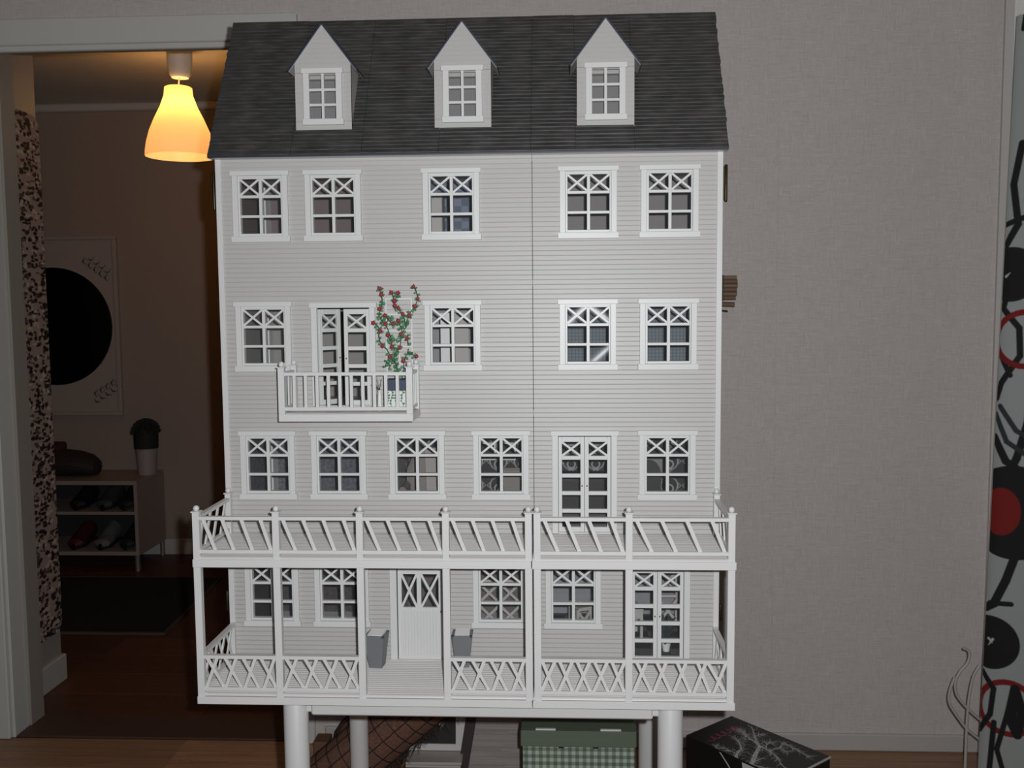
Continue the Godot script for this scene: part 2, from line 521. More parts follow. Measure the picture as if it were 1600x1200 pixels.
# a light of thin plastic film that has bowed into a shallow trough; g: a point of the trough's crest and its direction
func bowed_pane(ab: AABB, off: Vector3, g: Vector3) -> ArrayMesh:
	var b := B.new()
	var w := V(-sin(g.z), cos(g.z), 0)
	var base := V((0.686 - g.x) / 1.87, (0.742 - g.y) / 1.87, 0)
	var f = func(u: float, v: float):
		var p := V(ab.position.x + ab.size.x * u, ab.position.y + ab.size.y * v, ab.position.z)
		var d: float = (p + off - V(g.x, g.y, 0)).dot(w)
		return [p + V(0, 0, -4.0 * d * d), (V(0, 0, 1) + base + w * 8.0 * d).normalized()]
	for i in 10:
		for j in 10:
			var q := []
			for e in [[i, j], [i + 1, j], [i + 1, j + 1], [i, j + 1]]: q.append(f.call(e[0] / 10.0, e[1] / 10.0))
			for k in [1.0, -1.0]:
				var o: Vector3 = V(0, 0, 0.0004) * k
				b.tri(q[0][0] + o, q[1][0] + o, q[2][0] + o, q[0][1] * k, q[1][1] * k, q[2][1] * k)
				b.tri(q[0][0] + o, q[2][0] + o, q[3][0] + o, q[0][1] * k, q[2][1] * k, q[3][1] * k)
	return b.mesh()

func copy(o: Node3D, parent: Node) -> Node3D:
	var c: Node3D = o.duplicate()
	c.name = named(parent, String(o.name))
	parent.add_child(c, true)
	return c

# one leaf of a double door; local origin at its hinge foot; five lights
func make_leaf(knob_x: float) -> MeshInstance3D:
	var w := 0.0508
	var b := B.new()
	var px0 := 0.0068; var px1 := 0.0430
	if knob_x < w * 0.5: px0 = 0.0078; px1 = 0.0440
	b.cbox(V(0, 0, -0.003), V(px0, 0.1895, 0.004), 0.0005)
	b.cbox(V(px1, 0, -0.003), V(w, 0.1895, 0.004), 0.0005)
	var ys := [0.0, 0.0100, 0.0385, 0.0460, 0.0738, 0.0814, 0.1086, 0.1163, 0.1440, 0.1517, 0.1793, 0.1895]
	for i in 6: b.cbox(V(px0, ys[i * 2], -0.003), V(px1, ys[i * 2 + 1], 0.004), 0.0005)
	var o := obj("door_leaf", b, M.trim, house)
	for i in 5: obj("pane", B.new().box(V(px0 - 0.0005, ys[i * 2 + 1] - 0.0005, 0.0), V(px1 + 0.0005, ys[i * 2 + 2] + 0.0005, 0.0007)), M.pane, o)
	obj("cross_bar", B.new().bar(V(px0, 0.1520, 0.0024), V(px1, 0.1790, 0.0024), 0.0040, 0.003), M.trim, o)
	obj("cross_bar", B.new().bar(V(px0, 0.1790, 0.0030), V(px1, 0.1520, 0.0030), 0.0040, 0.003), M.trim, o)
	obj("knob", B.new().ball(V(knob_x, 0.0925, 0.0062), 0.0016, 10).tube([V(knob_x, 0.0925, 0.003), V(knob_x, 0.0925, 0.006)], 0.0007), M.knob, o)
	return o

func double_door(x: float, y: float, protoL: Node3D, protoR: Node3D, ajar: float, first: bool) -> void:
	# x: left end of the cap, y: foot
	var b := B.new()
	b.cbox(V(0.003, 0, -0.001), V(0.0150, 0.1945, 0.0098), 0.0006)
	b.cbox(V(0.1185, 0, -0.001), V(0.1300, 0.1945, 0.0098), 0.0006)
	b.cbox(V(0, 0.194, -0.001), V(0.1335, 0.2040, 0.0118), 0.0007)
	b.cbox(V(0.0150, -0.002, -0.006), V(0.1185, 0.0015, 0.005), 0.0006)
	var c := obj("door_casing", b, M.trim, house)
	c.position = V(x, y, 0)
	var l: Node3D = protoL if first else copy(protoL, house)
	var r: Node3D = protoR if first else copy(protoR, house)
	l.position = V(x + 0.0156, y + 0.002, 0.0)
	l.rotation.y = ajar
	r.position = V(x + 0.0670, y + 0.002, 0.0)
	holes.append([x + 0.008, x + 0.1265, y, y + 0.2])

func post(x: float, z: float, y0: float, y1: float, w := 0.0130, capped := true) -> void:
	var b := B.new().cbox(V(x - w / 2, y0, z - w / 2), V(x + w / 2, y1, z + w / 2), 0.0006)
	var o := obj("post", b, M.trim, house)
	if capped:
		obj("post_cap", B.new().cbox(V(x - w * 0.66, y1, z - w * 0.66), V(x + w * 0.66, y1 + 0.0022, z + w * 0.66), 0.0005), M.trim, o)
		obj("finial", B.new().lathe(V(x, y1 + 0.0022, z), [Vector2(0.0022, 0), Vector2(0.0022, 0.0015)], 12).ball(V(x, y1 + 0.0068, z), 0.0056, 16), M.trim, o)

func railing(a: Vector3, b: Vector3, y0: float, y1: float, slats: Array, sw: float, st: float, handrail := 0.0095) -> void:
	# slats: [bottom fraction, top fraction]; a, b: ends at the deck
	var d := (b - a)
	var up := d.normalized().cross(Vector3.UP)
	var g := B.new()
	var top := V(0, y1 - 0.0030, 0)
	g.bar(a + top, b + top, 0.0062, handrail, up)
	var o := obj("railing", g, M.trim, house)
	obj("bottom_rail", B.new().bar(a + V(0, y0 + 0.0032, 0), b + V(0, y0 + 0.0032, 0), 0.0066, 0.0062, up), M.trim, o)
	var i := 0
	for s in slats:
		var off := up * (0.0011 if s[1] > s[0] else -0.0011)
		obj("slat", B.new().bar(a + d * s[0] + V(0, y0 + 0.0055, 0) + off, a + d * s[1] + V(0, y1 - 0.005, 0) + off, sw, st, up), M.trim, o)
		i += 1

func dollhouse() -> void:
	house = thing("dollhouse", V(0, T, 0), "grey clapboard four-storey dollhouse with black roof, dormers and white verandas on white table", "dollhouse")
	var W := 0.98
	var EV := 1.018
	# ---- shell
	hb("base_slab", V(0.002, 0.0, -0.30), V(0.6164, 0.0165, 0.1795), M.trim)
	hb("base_slab", V(0.6178, 0.0, -0.30), V(W - 0.002, 0.0165, 0.1795), M.trim)
	hb("side_wall", V(0.0, 0, -0.30), V(0.010, EV, -0.0005), M.trim)
	hb("side_wall", V(W - 0.010, 0, -0.30), V(W, EV, -0.0005), M.trim)
	hb("back_wall", V(0.0, 0, -0.308), V(W, EV, -0.30), M.liner)
	for y in [0.264, 0.510, 0.765, 1.004]:
		hb("floor_slab", V(0.010, y, -0.30), V(W - 0.010, y + 0.013, -0.0075), M.furn)
	for fy in [[0.0165, 0.264], [0.277, 0.510], [0.523, 0.765], [0.778, 1.004]]:
		for x in [0.312, 0.6165]:
			hb("partition_wall", V(x - 0.003, fy[0], -0.30), V(x + 0.003, fy[1], -0.03 if x > 0.5 else -0.0075), M.furn)
	# ---- windows (twenty of one kind): [x, sill bottom]
	var wp := make_window()
	var rows := [[0.8545, [0.0290, 0.1722, 0.4026, 0.6664, 0.8215]], [0.6010, [0.0280, 0.4022, 0.6653, 0.8200]],
		[0.3455, [0.0292, 0.1718, 0.3282, 0.4944, 0.8195]], [0.0860, [0.0300, 0.1717, 0.4912, 0.6355]]]
	var first := true
	for r in rows:
		for x in r[1]:
			var o: Node3D = wp if first else copy(wp, house)
			first = false
			o.position = V(x, r[0], 0)
			holes.append([x + 0.007, x + WW - 0.007, r[0] + 0.004, r[0] + WH - 0.004])
			if x == 0.6653:
				var pi := 0
				for c in o.get_children():
					if String(c.name).begins_with("pane"):
						if pi in [2, 3, 5]:
							c.mesh = bowed_pane(c.mesh.get_aabb(), V(x, r[0], 0), [null, null, V(0.7035, 0.7100, 0.8), V(0.7475, 0.6290, 0.72), null, V(0.7460, 0.7110, 2.5)][pi])
							c.material_override = M.pane_wavy
						pi += 1
	# ---- doors
	var lL := make_leaf(0.0462)
	var lR := make_leaf(0.0042)
	double_door(0.6502, 0.2785, lL, lR, 0.0, true)
	double_door(0.1785, 0.5315, lL, lR, 0.86, false)
	double_door(0.7935, 0.0170, lL, lR, 0.0, false)
	# front door with two crossed lights and a boarded lower panel
	var cas := B.new()
	cas.cbox(V(0.3274, 0.0165, -0.001), V(0.3412, 0.2105, 0.0098), 0.0006)
	cas.cbox(V(0.4345, 0.0165, -0.001), V(0.4480, 0.2105, 0.0098), 0.0006)
	cas.cbox(V(0.324, 0.210, -0.001), V(0.4515, 0.2205, 0.0118), 0.0006)
	cas.cbox(V(0.3412, 0.015, -0.006), V(0.4345, 0.0185, 0.006), 0.0006)
	obj("door_casing", cas, M.trim, house)
	var lf := B.new()
	for p in pieces(0.3428, 0.4332, 0.0188, 0.2085, [[0.3505, 0.3812, 0.1255, 0.1935], [0.3900, 0.4252, 0.1255, 0.1935]]):
		lf.box(V(p[0], p[2], -0.003), V(p[1], p[3], 0.0035))
	var fd := obj("front_door", lf, M.trim, house)
	for i in 12:
		var x := 0.3505 + i * 0.00625
		obj("door_board", B.new().cbox(V(x + 0.0002, 0.027, 0.003), V(x + 0.0061, 0.1190, 0.0044), 0.0004), M.trim, fd)
	for c in [[0.3505, 0.3812], [0.3900, 0.4252]]:
		obj("cross_bar", B.new().bar(V(c[0], 0.1258, 0.0016), V(c[1], 0.1932, 0.0016), 0.0046, 0.003), M.trim, fd)
		obj("cross_bar", B.new().bar(V(c[0], 0.1932, 0.0022), V(c[1], 0.1258, 0.0022), 0.0046, 0.003), M.trim, fd)
		obj("pane", B.new().box(V(c[0], 0.1255, -0.0012), V(c[1], 0.1935, -0.0005)), M.pane, fd)
	obj("knob", B.new().ball(V(0.4297, 0.1175, 0.0065), 0.0018, 10).tube([V(0.4297, 0.1175, 0.003), V(0.4297, 0.1175, 0.006)], 0.0008), M.knob, fd)
	holes.append([0.334, 0.441, 0.0165, 0.214])
	# ---- the two hinged front walls, clapboards one by one
	var R := RandomNumberGenerator.new(); R.seed = 4
	var pitch := 0.00926
	var runs := []
	for half in [[0.0105, 0.6164], [0.6178, W - 0.0105]]:
		var g := B.new()
		for p in pieces(half[0] - 0.0105 if half[0] < 0.1 else half[0], half[1] if half[1] < 0.7 else W, 0.0165, EV, holes):
			g.box(V(p[0], p[2], -0.007), V(p[1], p[3], 0.0))
		var fw := obj("front_wall", g, M.siding, house)
		var y := 0.0165
		while y < EV - 0.001:
			var zj := R.randf_range(-0.0002, 0.0002)
			var by := {}
			# runs of this board between the openings (a board cut by a sill or cap keeps its full run as one piece)
			for p in pieces(half[0], half[1], y, minf(y + pitch, EV), holes): runs.append([p[1] - p[0], p, y, zj, fw])
			y += pitch
	cut_boards(runs, pitch, 280, M.siding)
	hb("corner_board", V(-0.0005, 0.0165, -0.0005), V(0.0105, EV, 0.0062), M.trim)
	hb("corner_board", V(W - 0.0105, 0.0165, -0.0005), V(W + 0.0005, EV, 0.0062), M.trim)
	# ---- brass hinges on both edges
	for h in [[-0.0075, 0.917, 0.993], [W + 0.0075, 0.921, 0.993], [-0.0075, 0.112, 0.155], [W + 0.0055, 0.10, 0.135]]:
		var b := B.new()
		var x: float = h[0]
		var s := -1.0 if x < 0 else 1.0
		var ym: float = (h[1] + h[2]) * 0.5
		b.lathe(V(x, 0, -0.004), [Vector2(0, h[1]), Vector2(0.0024, h[1] + 0.001), Vector2(0.0030, h[1] + 0.003), Vector2(0.0030, ym - 0.0004), Vector2(0.0024, ym), Vector2(0.0030, ym + 0.0004), Vector2(0.0030, h[2] - 0.003), Vector2(0.0024, h[2] - 0.001), Vector2(0, h[2])], 14)
		b.box(V(minf(x, x - s * 0.008), h[1] + 0.003, -0.0055), V(maxf(x, x - s * 0.008), h[2] - 0.003, -0.0035))
		obj("hinge", b, M.brass, house)
	roof()
	veranda()
	balcony()
	interior()

# boards with a chamfered lower edge; the longest ones each a mesh, the short ends between the windows joined
func cut_boards(runs: Array, pitch: float, most: int, m: Material) -> void:
	runs.sort_custom(func(p, q): return p[0] > q[0])
	var rest := B.new()
	for i in runs.size():
		var e: Array = runs[i]
		var p: Array = e[1]
		var k: B = B.new() if i < most else rest
		var z0: float = 0.0034 + e[3]
		var prof = func(t: float): return z0 - 0.0012 * (1.0 - t / 0.2) if t < 0.2 else z0 - 0.0004 * (t - 0.2)
		var cuts := [p[2]]
		var ym: float = e[2] + 0.2 * pitch
		if ym > p[2] + 1e-5 and ym < p[3] - 1e-5: cuts.append(ym)
		cuts.append(p[3])
		for c in cuts.size() - 1:
			var ya: float = cuts[c]; var yb: float = cuts[c + 1]
			var za: float = prof.call((ya - e[2]) / pitch); var zc: float = prof.call((yb - e[2]) / pitch)
			k.hexa([V(p[0], ya, -0.0005), V(p[1], ya, -0.0005), V(p[1], yb, -0.0005), V(p[0], yb, -0.0005), V(p[0], ya, za), V(p[1], ya, za), V(p[1], yb, zc), V(p[0], yb, zc)])
		if i < most: obj("siding_board", k, m, e[4])
	if rest.v.size(): obj("siding_board", rest, m, house).set_meta("kind", "stuff")

func roof() -> void:
	var e0 := V(0, 1.018, 0.030)     # eave line
	var r0 := V(0, 1.317, -0.150)    # ridge line
	var xl := -0.0065; var xr := 0.9865
	var d := (r0 - e0)
	var L := d.length(); d /= L
	var nrm := V(0, -d.z, d.y).normalized()
	if nrm.z < 0: nrm = -nrm
	var dorm := [0.2150, 0.4850, 0.7580]
	# underlying panels, front and back
	var holes2 := []
	for c in dorm: holes2.append([c - 0.0500, c + 0.0500, 0.062, 0.215])
	var pb := B.new()
	for p in pieces(xl, xr, 0.0, L, holes2):
		var q := []
		for k in [-0.006, -0.0005]:
			for c in [[0, 2], [1, 2], [1, 3], [0, 3]]: q.append(V(p[c[0]], 0, 0) + e0 + d * p[c[1]] + nrm * k)
		pb.hexa(q)
	obj("roof_panel", pb, M.roof_panel, house)
	var bb := B.new()
	bb.hexa([V(xl, 1.318, -0.152), V(xr, 1.318, -0.152), V(xr, 1.310, -0.156), V(xl, 1.310, -0.156), V(xl, 1.020, -0.335), V(xr, 1.020, -0.335), V(xr, 1.010, -0.335), V(xl, 1.010, -0.335)])
	obj("roof_panel", bb, M.roof_panel, house)
	obj("eave_edge", B.new().hexa([V(xl, 1.0145, 0.0285), V(xr, 1.0145, 0.0285), V(xr, 1.0165, 0.0285), V(xl, 1.0165, 0.0285), V(xl, 1.0147, 0.0302), V(xr, 1.0147, 0.0302), V(xr, 1.0174, 0.0304), V(xl, 1.0174, 0.0304)]), M.roof_edge, house)
	obj("eave_soffit", B.new().box(V(xl, 1.0145, 0.004), V(xr, 1.0165, 0.0285)), M.trim, house)
	# gable ends
	for x in [0.0, 0.97]:
		obj("gable", B.new().hexa([V(x, 1.0, -0.30), V(x, 1.0, 0.0), V(x, 1.300, -0.150), V(x, 1.300, -0.152), V(x + 0.01, 1.0, -0.30), V(x + 0.01, 1.0, 0.0), V(x + 0.01, 1.300, -0.150), V(x + 0.01, 1.300, -0.152)]), M.trim, house)
	# courses of thin shingle strips, in panels with visible upright joints
	var R := RandomNumberGenerator.new(); R.seed = 21
	var cols := [xl, 0.155, 0.292, 0.440, 0.6155, 0.700, 0.8120, xr]
	var nrow := 38
	var step := L / nrow
	var strips := []
	for ci in cols.size() - 1:
		var off := R.randf_range(-0.0008, 0.0008)
		for i in nrow:
			var s0 := i * step + off; var s1 := s0 + step + 0.0005
			if i == 0: s0 = -0.001
			var zj := R.randf_range(-0.0004, 0.0005)
			var jl := R.randf_range(0.0002, 0.0007)
			var jr := R.randf_range(-0.0016, 0.0016) if ci == cols.size() - 2 else 0.0
			for p in pieces(cols[ci] + (jl if ci > 0 else R.randf_range(-0.001, 0.001)), cols[ci + 1] - 0.0002 + jr, s0, s1, holes2):
				strips.append([p[1] - p[0], p, s0, zj])
	strips.sort_custom(func(p, q): return p[0] > q[0])
	var rest := B.new()
	for i in strips.size():
		var e: Array = strips[i]; var p: Array = e[1]
		var b: B = B.new() if i < 290 else rest
		var cuts := [p[2]]
		var sm: float = e[2] + 0.22 * step
		if sm > p[2] + 1e-5 and sm < p[3] - 1e-5: cuts.append(sm)
		cuts.append(p[3])
		var prof = func(t: float): return 0.0012 + e[3] + 0.0012 * t / 0.22 if t < 0.22 else 0.0024 + e[3] - 0.0010 * (t - 0.22)
		for c in cuts.size() - 1:
			var ta: float = cuts[c]; var tb: float = cuts[c + 1]
			var ha: float = prof.call((ta - e[2]) / step); var hc: float = prof.call((tb - e[2]) / step)
			var q := []
			for k in [[-0.0006, -0.0006], [ha, hc]]:
				q.append(V(p[0], 0, 0) + e0 + d * ta + nrm * k[0]); q.append(V(p[1], 0, 0) + e0 + d * ta + nrm * k[0])
				q.append(V(p[1], 0, 0) + e0 + d * tb + nrm * k[1]); q.append(V(p[0], 0, 0) + e0 + d * tb + nrm * k[1])
			b.hexa(q)
		if i < 290: obj("shingle_strip", b, M.roof, house)
	if rest.v.size(): obj("shingle_strip", rest, M.roof, house).set_meta("kind", "stuff")
	# dormers
	for c in dorm:
		dormer(c)

func dormer(c: float) -> void:
	var hw := 0.0545
	var yb := 1.0655; var ye := 1.1945; var ya := 1.2660
	var zt := func(y: float): return 0.030 - (y - 1.018) * 0.180 / 0.299
	var wx0 := c - 0.0270; var wx1 := c + 0.0270
	var wy0 := 1.0905; var wy1 := 1.1735
	# front face: box part with the window hole, gable triangle above
	var f := B.new()
	for p in pieces(c - hw, c + hw, yb, ye, [[wx0, wx1, wy0, wy1]]):
		f.box(V(p[0], p[2], -0.005), V(p[1], p[3], 0.0))
	var gl := c - hw - 0.0105; var gr := c + hw + 0.0105
	f.hexa([V(c - hw, ye, -0.005), V(c + hw, ye, -0.005), V(c + 0.0003, ya, -0.005), V(c - 0.0003, ya, -0.005), V(c - hw, ye, 0.0), V(c + hw, ye, 0.0), V(c + 0.0003, ya, 0.0), V(c - 0.0003, ya, 0.0)])
	var o := obj("dormer", f, M.siding, house)
	# faint clapboards on the face
	for i in 21:
		var y0 := yb + i * 0.00926
		var y1 := minf(y0 + 0.00926, ya - 0.004)
		if y1 <= y0: break
		for p in pieces(c - hw, c + hw, y0, minf(y1, maxf(y0, y1)), [[wx0 - 0.004, wx1 + 0.004, wy0 - 0.004, wy1 + 0.004]]):
			var k := B.new()
			var xa: float = p[0]; var xc: float = p[1]; var xa2: float = p[0]; var xc2: float = p[1]
			if p[3] > ye:
				var lim := func(y: float): return hw * clampf((ya - y) / (ya - ye), 0.0, 1.0)
				xa = maxf(xa, c - lim.call(p[2])); xc = minf(xc, c + lim.call(p[2]))
				xa2 = maxf(xa2, c - lim.call(p[3])); xc2 = minf(xc2, c + lim.call(p[3]))
			k.hexa([V(xa, p[2], -0.0005), V(xc, p[2], -0.0005), V(xc2, p[3], -0.0005), V(xa2, p[3], -0.0005), V(xa, p[2], 0.0019), V(xc, p[2], 0.0019), V(xc2, p[3], 0.0009), V(xa2, p[3], 0.0009)])
			obj("face_board", k, M.siding, o)
	for s in [-1.0, 1.0]:
		var x0: float = c + s * hw; var x1: float = c + s * (hw - 0.004)
		obj("cheek", B.new().hexa([V(x0, yb, 0.0), V(x0, ye, 0.0), V(x0, ye, zt.call(ye) - 0.006), V(x0, yb, zt.call(yb) - 0.006), V(x1, yb, 0.0), V(x1, ye, 0.0), V(x1, ye, zt.call(ye) - 0.006), V(x1, yb, zt.call(yb) - 0.006)]), M.siding, o)
		# roof slab from apex to beyond the cheek
		var sl := (ya - ye) / hw
		var ex: float = c + s * (hw + 0.0115); var ey := ye - 0.0115 * sl
		var ap := V(c, ya + 0.001, 0); var ed := V(ex, ey, 0)
		var up := V(s * sl, 1, 0).normalized()
		var q := []
		for k in [0.0004, 0.0030]:
			q.append(V(ap.x, ap.y, 0.004) + up * k); q.append(V(ed.x, ed.y, 0.004) + up * k)
			q.append(V(ed.x, ed.y, zt.call(ed.y) - 0.003) + up * k); q.append(V(ap.x, ap.y, zt.call(ap.y) - 0.003) + up * k)
		obj("dormer_roof", B.new().hexa(q), M.roof, o)
		var q2 := []
		for k in [-0.0006, 0.0003]:
			q2.append(V(ap.x, ap.y, 0.0035) + up * k); q2.append(V(ed.x, ed.y, 0.0035) + up * k)
			q2.append(V(ed.x, ed.y, zt.call(ed.y) - 0.001) + up * k); q2.append(V(ap.x, ap.y, zt.call(ap.y) - 0.001) + up * k)
		obj("soffit", B.new().hexa(q2), M.siding, o)
		var rv := func(z0: float, z1: float, k0: float, k1: float): 
			var a := []
			for z in [z0, z1]:
				for e in [[ap, k0], [ed, k0], [ed, k1], [ap, k1]]: a.append(V(e[0].x, e[0].y, z) + up * e[1])
			return a
		obj("verge_edge", B.new().hexa(rv.call(0.0035, 0.0048, 0.0, 0.0028)), M.roof_edge, o)
	# casing, bars and panes
	var w := B.new()
	w.cbox(V(c - 0.0375, 1.0885, -0.001), V(c - 0.0258, 1.1755, 0.0080), 0.0005)
	w.cbox(V(c + 0.0258, 1.0885, -0.001), V(c + 0.0375, 1.1755, 0.0080), 0.0005)
	w.cbox(V(c - 0.0405, 1.1745, -0.001), V(c + 0.0405, 1.1845, 0.0100), 0.0006)
	w.cbox(V(c - 0.0395, 1.0775, -0.001), V(c + 0.0405, 1.0890, 0.0100), 0.0006)
	obj("window_casing", w, M.trim, o)
	obj("mullion", B.new().cbox(V(c - 0.0026, 1.088, -0.003), V(c + 0.0026, 1.175, 0.005), 0.0004), M.trim, o)
	for y in [1.1160, 1.1445]:
		obj("glazing_bar", B.new().cbox(V(c - 0.0262, y - 0.0024, -0.003), V(c + 0.0262, y + 0.0024, 0.0046), 0.0004), M.trim, o)
	for sx in [[c - 0.0258, c - 0.0026], [c + 0.0026, c + 0.0258]]:
		for sy in [[1.0885, 1.1136], [1.1184, 1.1421], [1.1469, 1.1750]]:
			obj("pane", B.new().box(V(sx[0], sy[0], -0.0012), V(sx[1], sy[1], -0.0005)), M.pane, o)
	# pale backing board inside and a ledge at the top
	obj("backing_board", B.new().box(V(c - hw + 0.004, yb + 0.01, -0.052), V(c + hw - 0.004, ye - 0.002, -0.048)), M.backing, o)
	obj("backing_board", B.new().box(V(c - hw + 0.004, yb - 0.003, -0.052), V(c + hw - 0.004, yb + 0.01, -0.005)), M.backing, o)
	obj("ledge", B.new().box(V(c - hw + 0.004, 1.172, -0.048), V(c + hw - 0.004, 1.19, -0.030)), M.furn, o)

func veranda() -> void:
	var W := 0.98
	var zf := 0.182
	var posts := [0.0072, 0.1540, 0.3072, 0.4632, 0.6118, 0.6274, 0.7910, 0.9718]
	# decks: floor boards laid along the front, one mesh each; two halves
	var R := RandomNumberGenerator.new(); R.seed = 9
	for half in [[0.002, 0.6164], [0.6180, W - 0.002]]:
		for lv in [[0.0165, 0.0205], [0.2715, 0.2770]]:
			var o: MeshInstance3D
			if lv[0] < 0.1:
				o = obj("deck", B.new().box(V(half[0], 0.0140, 0.004), V(half[1], lv[0], 0.180)), M.deck, house)
			else:
				o = obj("deck", B.new().box(V(half[0], 0.2590, 0.004), V(half[1], lv[0], 0.180)), M.trim, house)
			var nb := 20
			for i in nb:
				var z0 := 0.005 + i * 0.183 / nb
				var y := R.randf_range(-0.0003, 0.0003)
				var b := B.new()
				b.xf = Transform3D(Basis.IDENTITY, V(0, y, z0))
				stick(b, half[0] + 0.001, half[1] - 0.001, lv[0] - 0.001, lv[1])
				obj("deck_board", b, M.deck, o)
		# fascias
		var a: float = half[0] - 0.002 if half[0] < 0.1 else half[0]
		var c: float = half[1] if half[1] < 0.7 else W
		hb("fascia", V(a, 0.0005, 0.1790), V(c, 0.0145, 0.1905), M.trim)
		hb("fascia", V(a, 0.2570, 0.1770), V(c, 0.2715, 0.1905), M.trim)
	for f in [[0.0, 0.0095], [W - 0.0095, W]]:
		hb("fascia", V(f[0], 0.0005, 0.0), V(f[1], 0.0145, 0.180), M.trim)
		hb("fascia", V(f[0], 0.2570, 0.007), V(f[1], 0.2715, 0.178), M.trim)
	for x in posts:
		post(x, zf, 0.0140, 0.2575, 0.0130, false)
		post(x, zf, 0.2710, 0.3575, 0.0125)
	for x in [0.0070, W - 0.0070]:
		post(x, 0.0125, 0.2770, 0.3575, 0.0115)
		post(x, 0.0105, 0.0200, 0.0925, 0.0090, false)
	# slanted slats above, crossing slats below
	var up := []
	for i in 4: up.append([0.205 + i * 0.254, 0.045 + i * 0.262])
	var low := []
	for i in 4:
		low.append([minf(0.265 + i * 0.240, 0.985), 0.035 + i * 0.248])
	for i in 4:
		low.append([0.025 + i * 0.266, 0.185 + i * 0.264])
	for bay in [[0, 1], [1, 2], [2, 3], [3, 4], [5, 6], [6, 7]]:
		var x0: float = posts[bay[0]] + 0.006; var x1: float = posts[bay[1]] - 0.006
		railing(V(x0, 0, 0.1835), V(x1, 0, 0.1835), 0.2822, 0.3500, up, 0.0066, 0.0028)
		if bay[0] != 2:
			var l := low
			if bay[0] >= 5:
				l = []
				for i in 5: l.append([minf(0.16 + i * 0.212, 0.985), 0.01 + i * 0.207])
				for i in 5: l.append([0.0 + i * 0.207, 0.165 + i * 0.207])
				if bay[0] == 6:
					l = []
					for i in 4: l.append([0.205 + i * 0.206, 0.045 + i * 0.215])
					for i in 5: l.append([0.015 + i * 0.212, 0.15 + i * 0.210])
					l.append([0.985, 0.80])
			railing(V(x0, 0, 0.1835), V(x1, 0, 0.1835), 0.0248, 0.0918, l, 0.0058, 0.0026)
	for x in [0.0070, W - 0.0070]:
		railing(V(x, 0, 0.018), V(x, 0, 0.1765), 0.2822, 0.3500, [[0.30, 0.10], [0.55, 0.35], [0.80, 0.60], [0.99, 0.84]] if x < 0.5 else [[0.25, 0.10], [0.5, 0.35], [0.75, 0.60], [0.99, 0.84]], 0.0066, 0.0028)
		railing(V(x, 0, 0.014), V(x, 0, 0.1765), 0.0248, 0.0918, [[0.27, 0.04], [0.51, 0.28], [0.76, 0.53], [0.985, 0.78], [0.03, 0.20], [0.29, 0.46], [0.55, 0.72], [0.81, 0.97]], 0.0058, 0.0026)

# a flat wooden stick with a rounded top, lying along x; z 0..0.0089
func stick(b: B, xa: float, xb: float, y0: float, y1: float) -> void:
	var n := 7
	var pr := []
	for i in n + 1:
		var a := PI * i / n
		pr.append([V(0, y0 + (y1 - y0) * pow(sin(a), 0.7), 0.00445 - cos(a) * 0.00442), V(0, sin(a) + 0.25, -cos(a)).normalized()])
	for i in n:
		var p: Vector3 = pr[i][0]; var q: Vector3 = pr[i + 1][0]
		var A := V(xa, p.y, p.z); var Bq := V(xb, p.y, p.z); var C := V(xb, q.y, q.z); var D := V(xa, q.y, q.z)
		b.tri(A, Bq, C, pr[i][1], pr[i][1], pr[i + 1][1])
		b.tri(A, C, D, pr[i][1], pr[i + 1][1], pr[i + 1][1])
		for e in [[A, D, Vector3.LEFT], [Bq, C, Vector3.RIGHT]]: b.tri(e[0], e[1], V(e[0].x, y0, 0.00445), e[2], e[2], e[2])

func balcony() -> void:
	var x0 := 0.1395; var x1 := 0.3945; var zf := 0.0945
	var b := hb("balcony_floor", V(x0, 0.5125, 0.002), V(x1, 0.5270, 0.1005), M.trim, 0.0008)
	var n := 13
	for i in 9:
		obj("deck_board", B.new().cbox(V(x0 + 0.003, 0.5262, 0.006 + i * 0.0095), V(x1 - 0.003, 0.5282, 0.0152 + i * 0.0095), 0.0004), M.deck, b)
	for x in [x0 + 0.0063, x1 - 0.0063]:
		post(x, zf, 0.5270, 0.6135, 0.0122)
		post(x, 0.0105, 0.5270, 0.6125, 0.0112)
	var sl := []
	for i in 10:
		var f := 0.075 + i * 0.0945
		sl.append([f, f])
	railing(V(x0 + 0.0125, 0, zf), V(x1 - 0.0125, 0, zf), 0.5332, 0.6050, sl, 0.0060, 0.0032, 0.0068)
	for x in [x0 + 0.0063, x1 - 0.0063]:
		railing(V(x, 0, 0.016), V(x, 0, 0.0885), 0.5332, 0.6050, [[0.2, 0.2], [0.5, 0.5], [0.8, 0.8]], 0.0050, 0.0030, 0.0068)

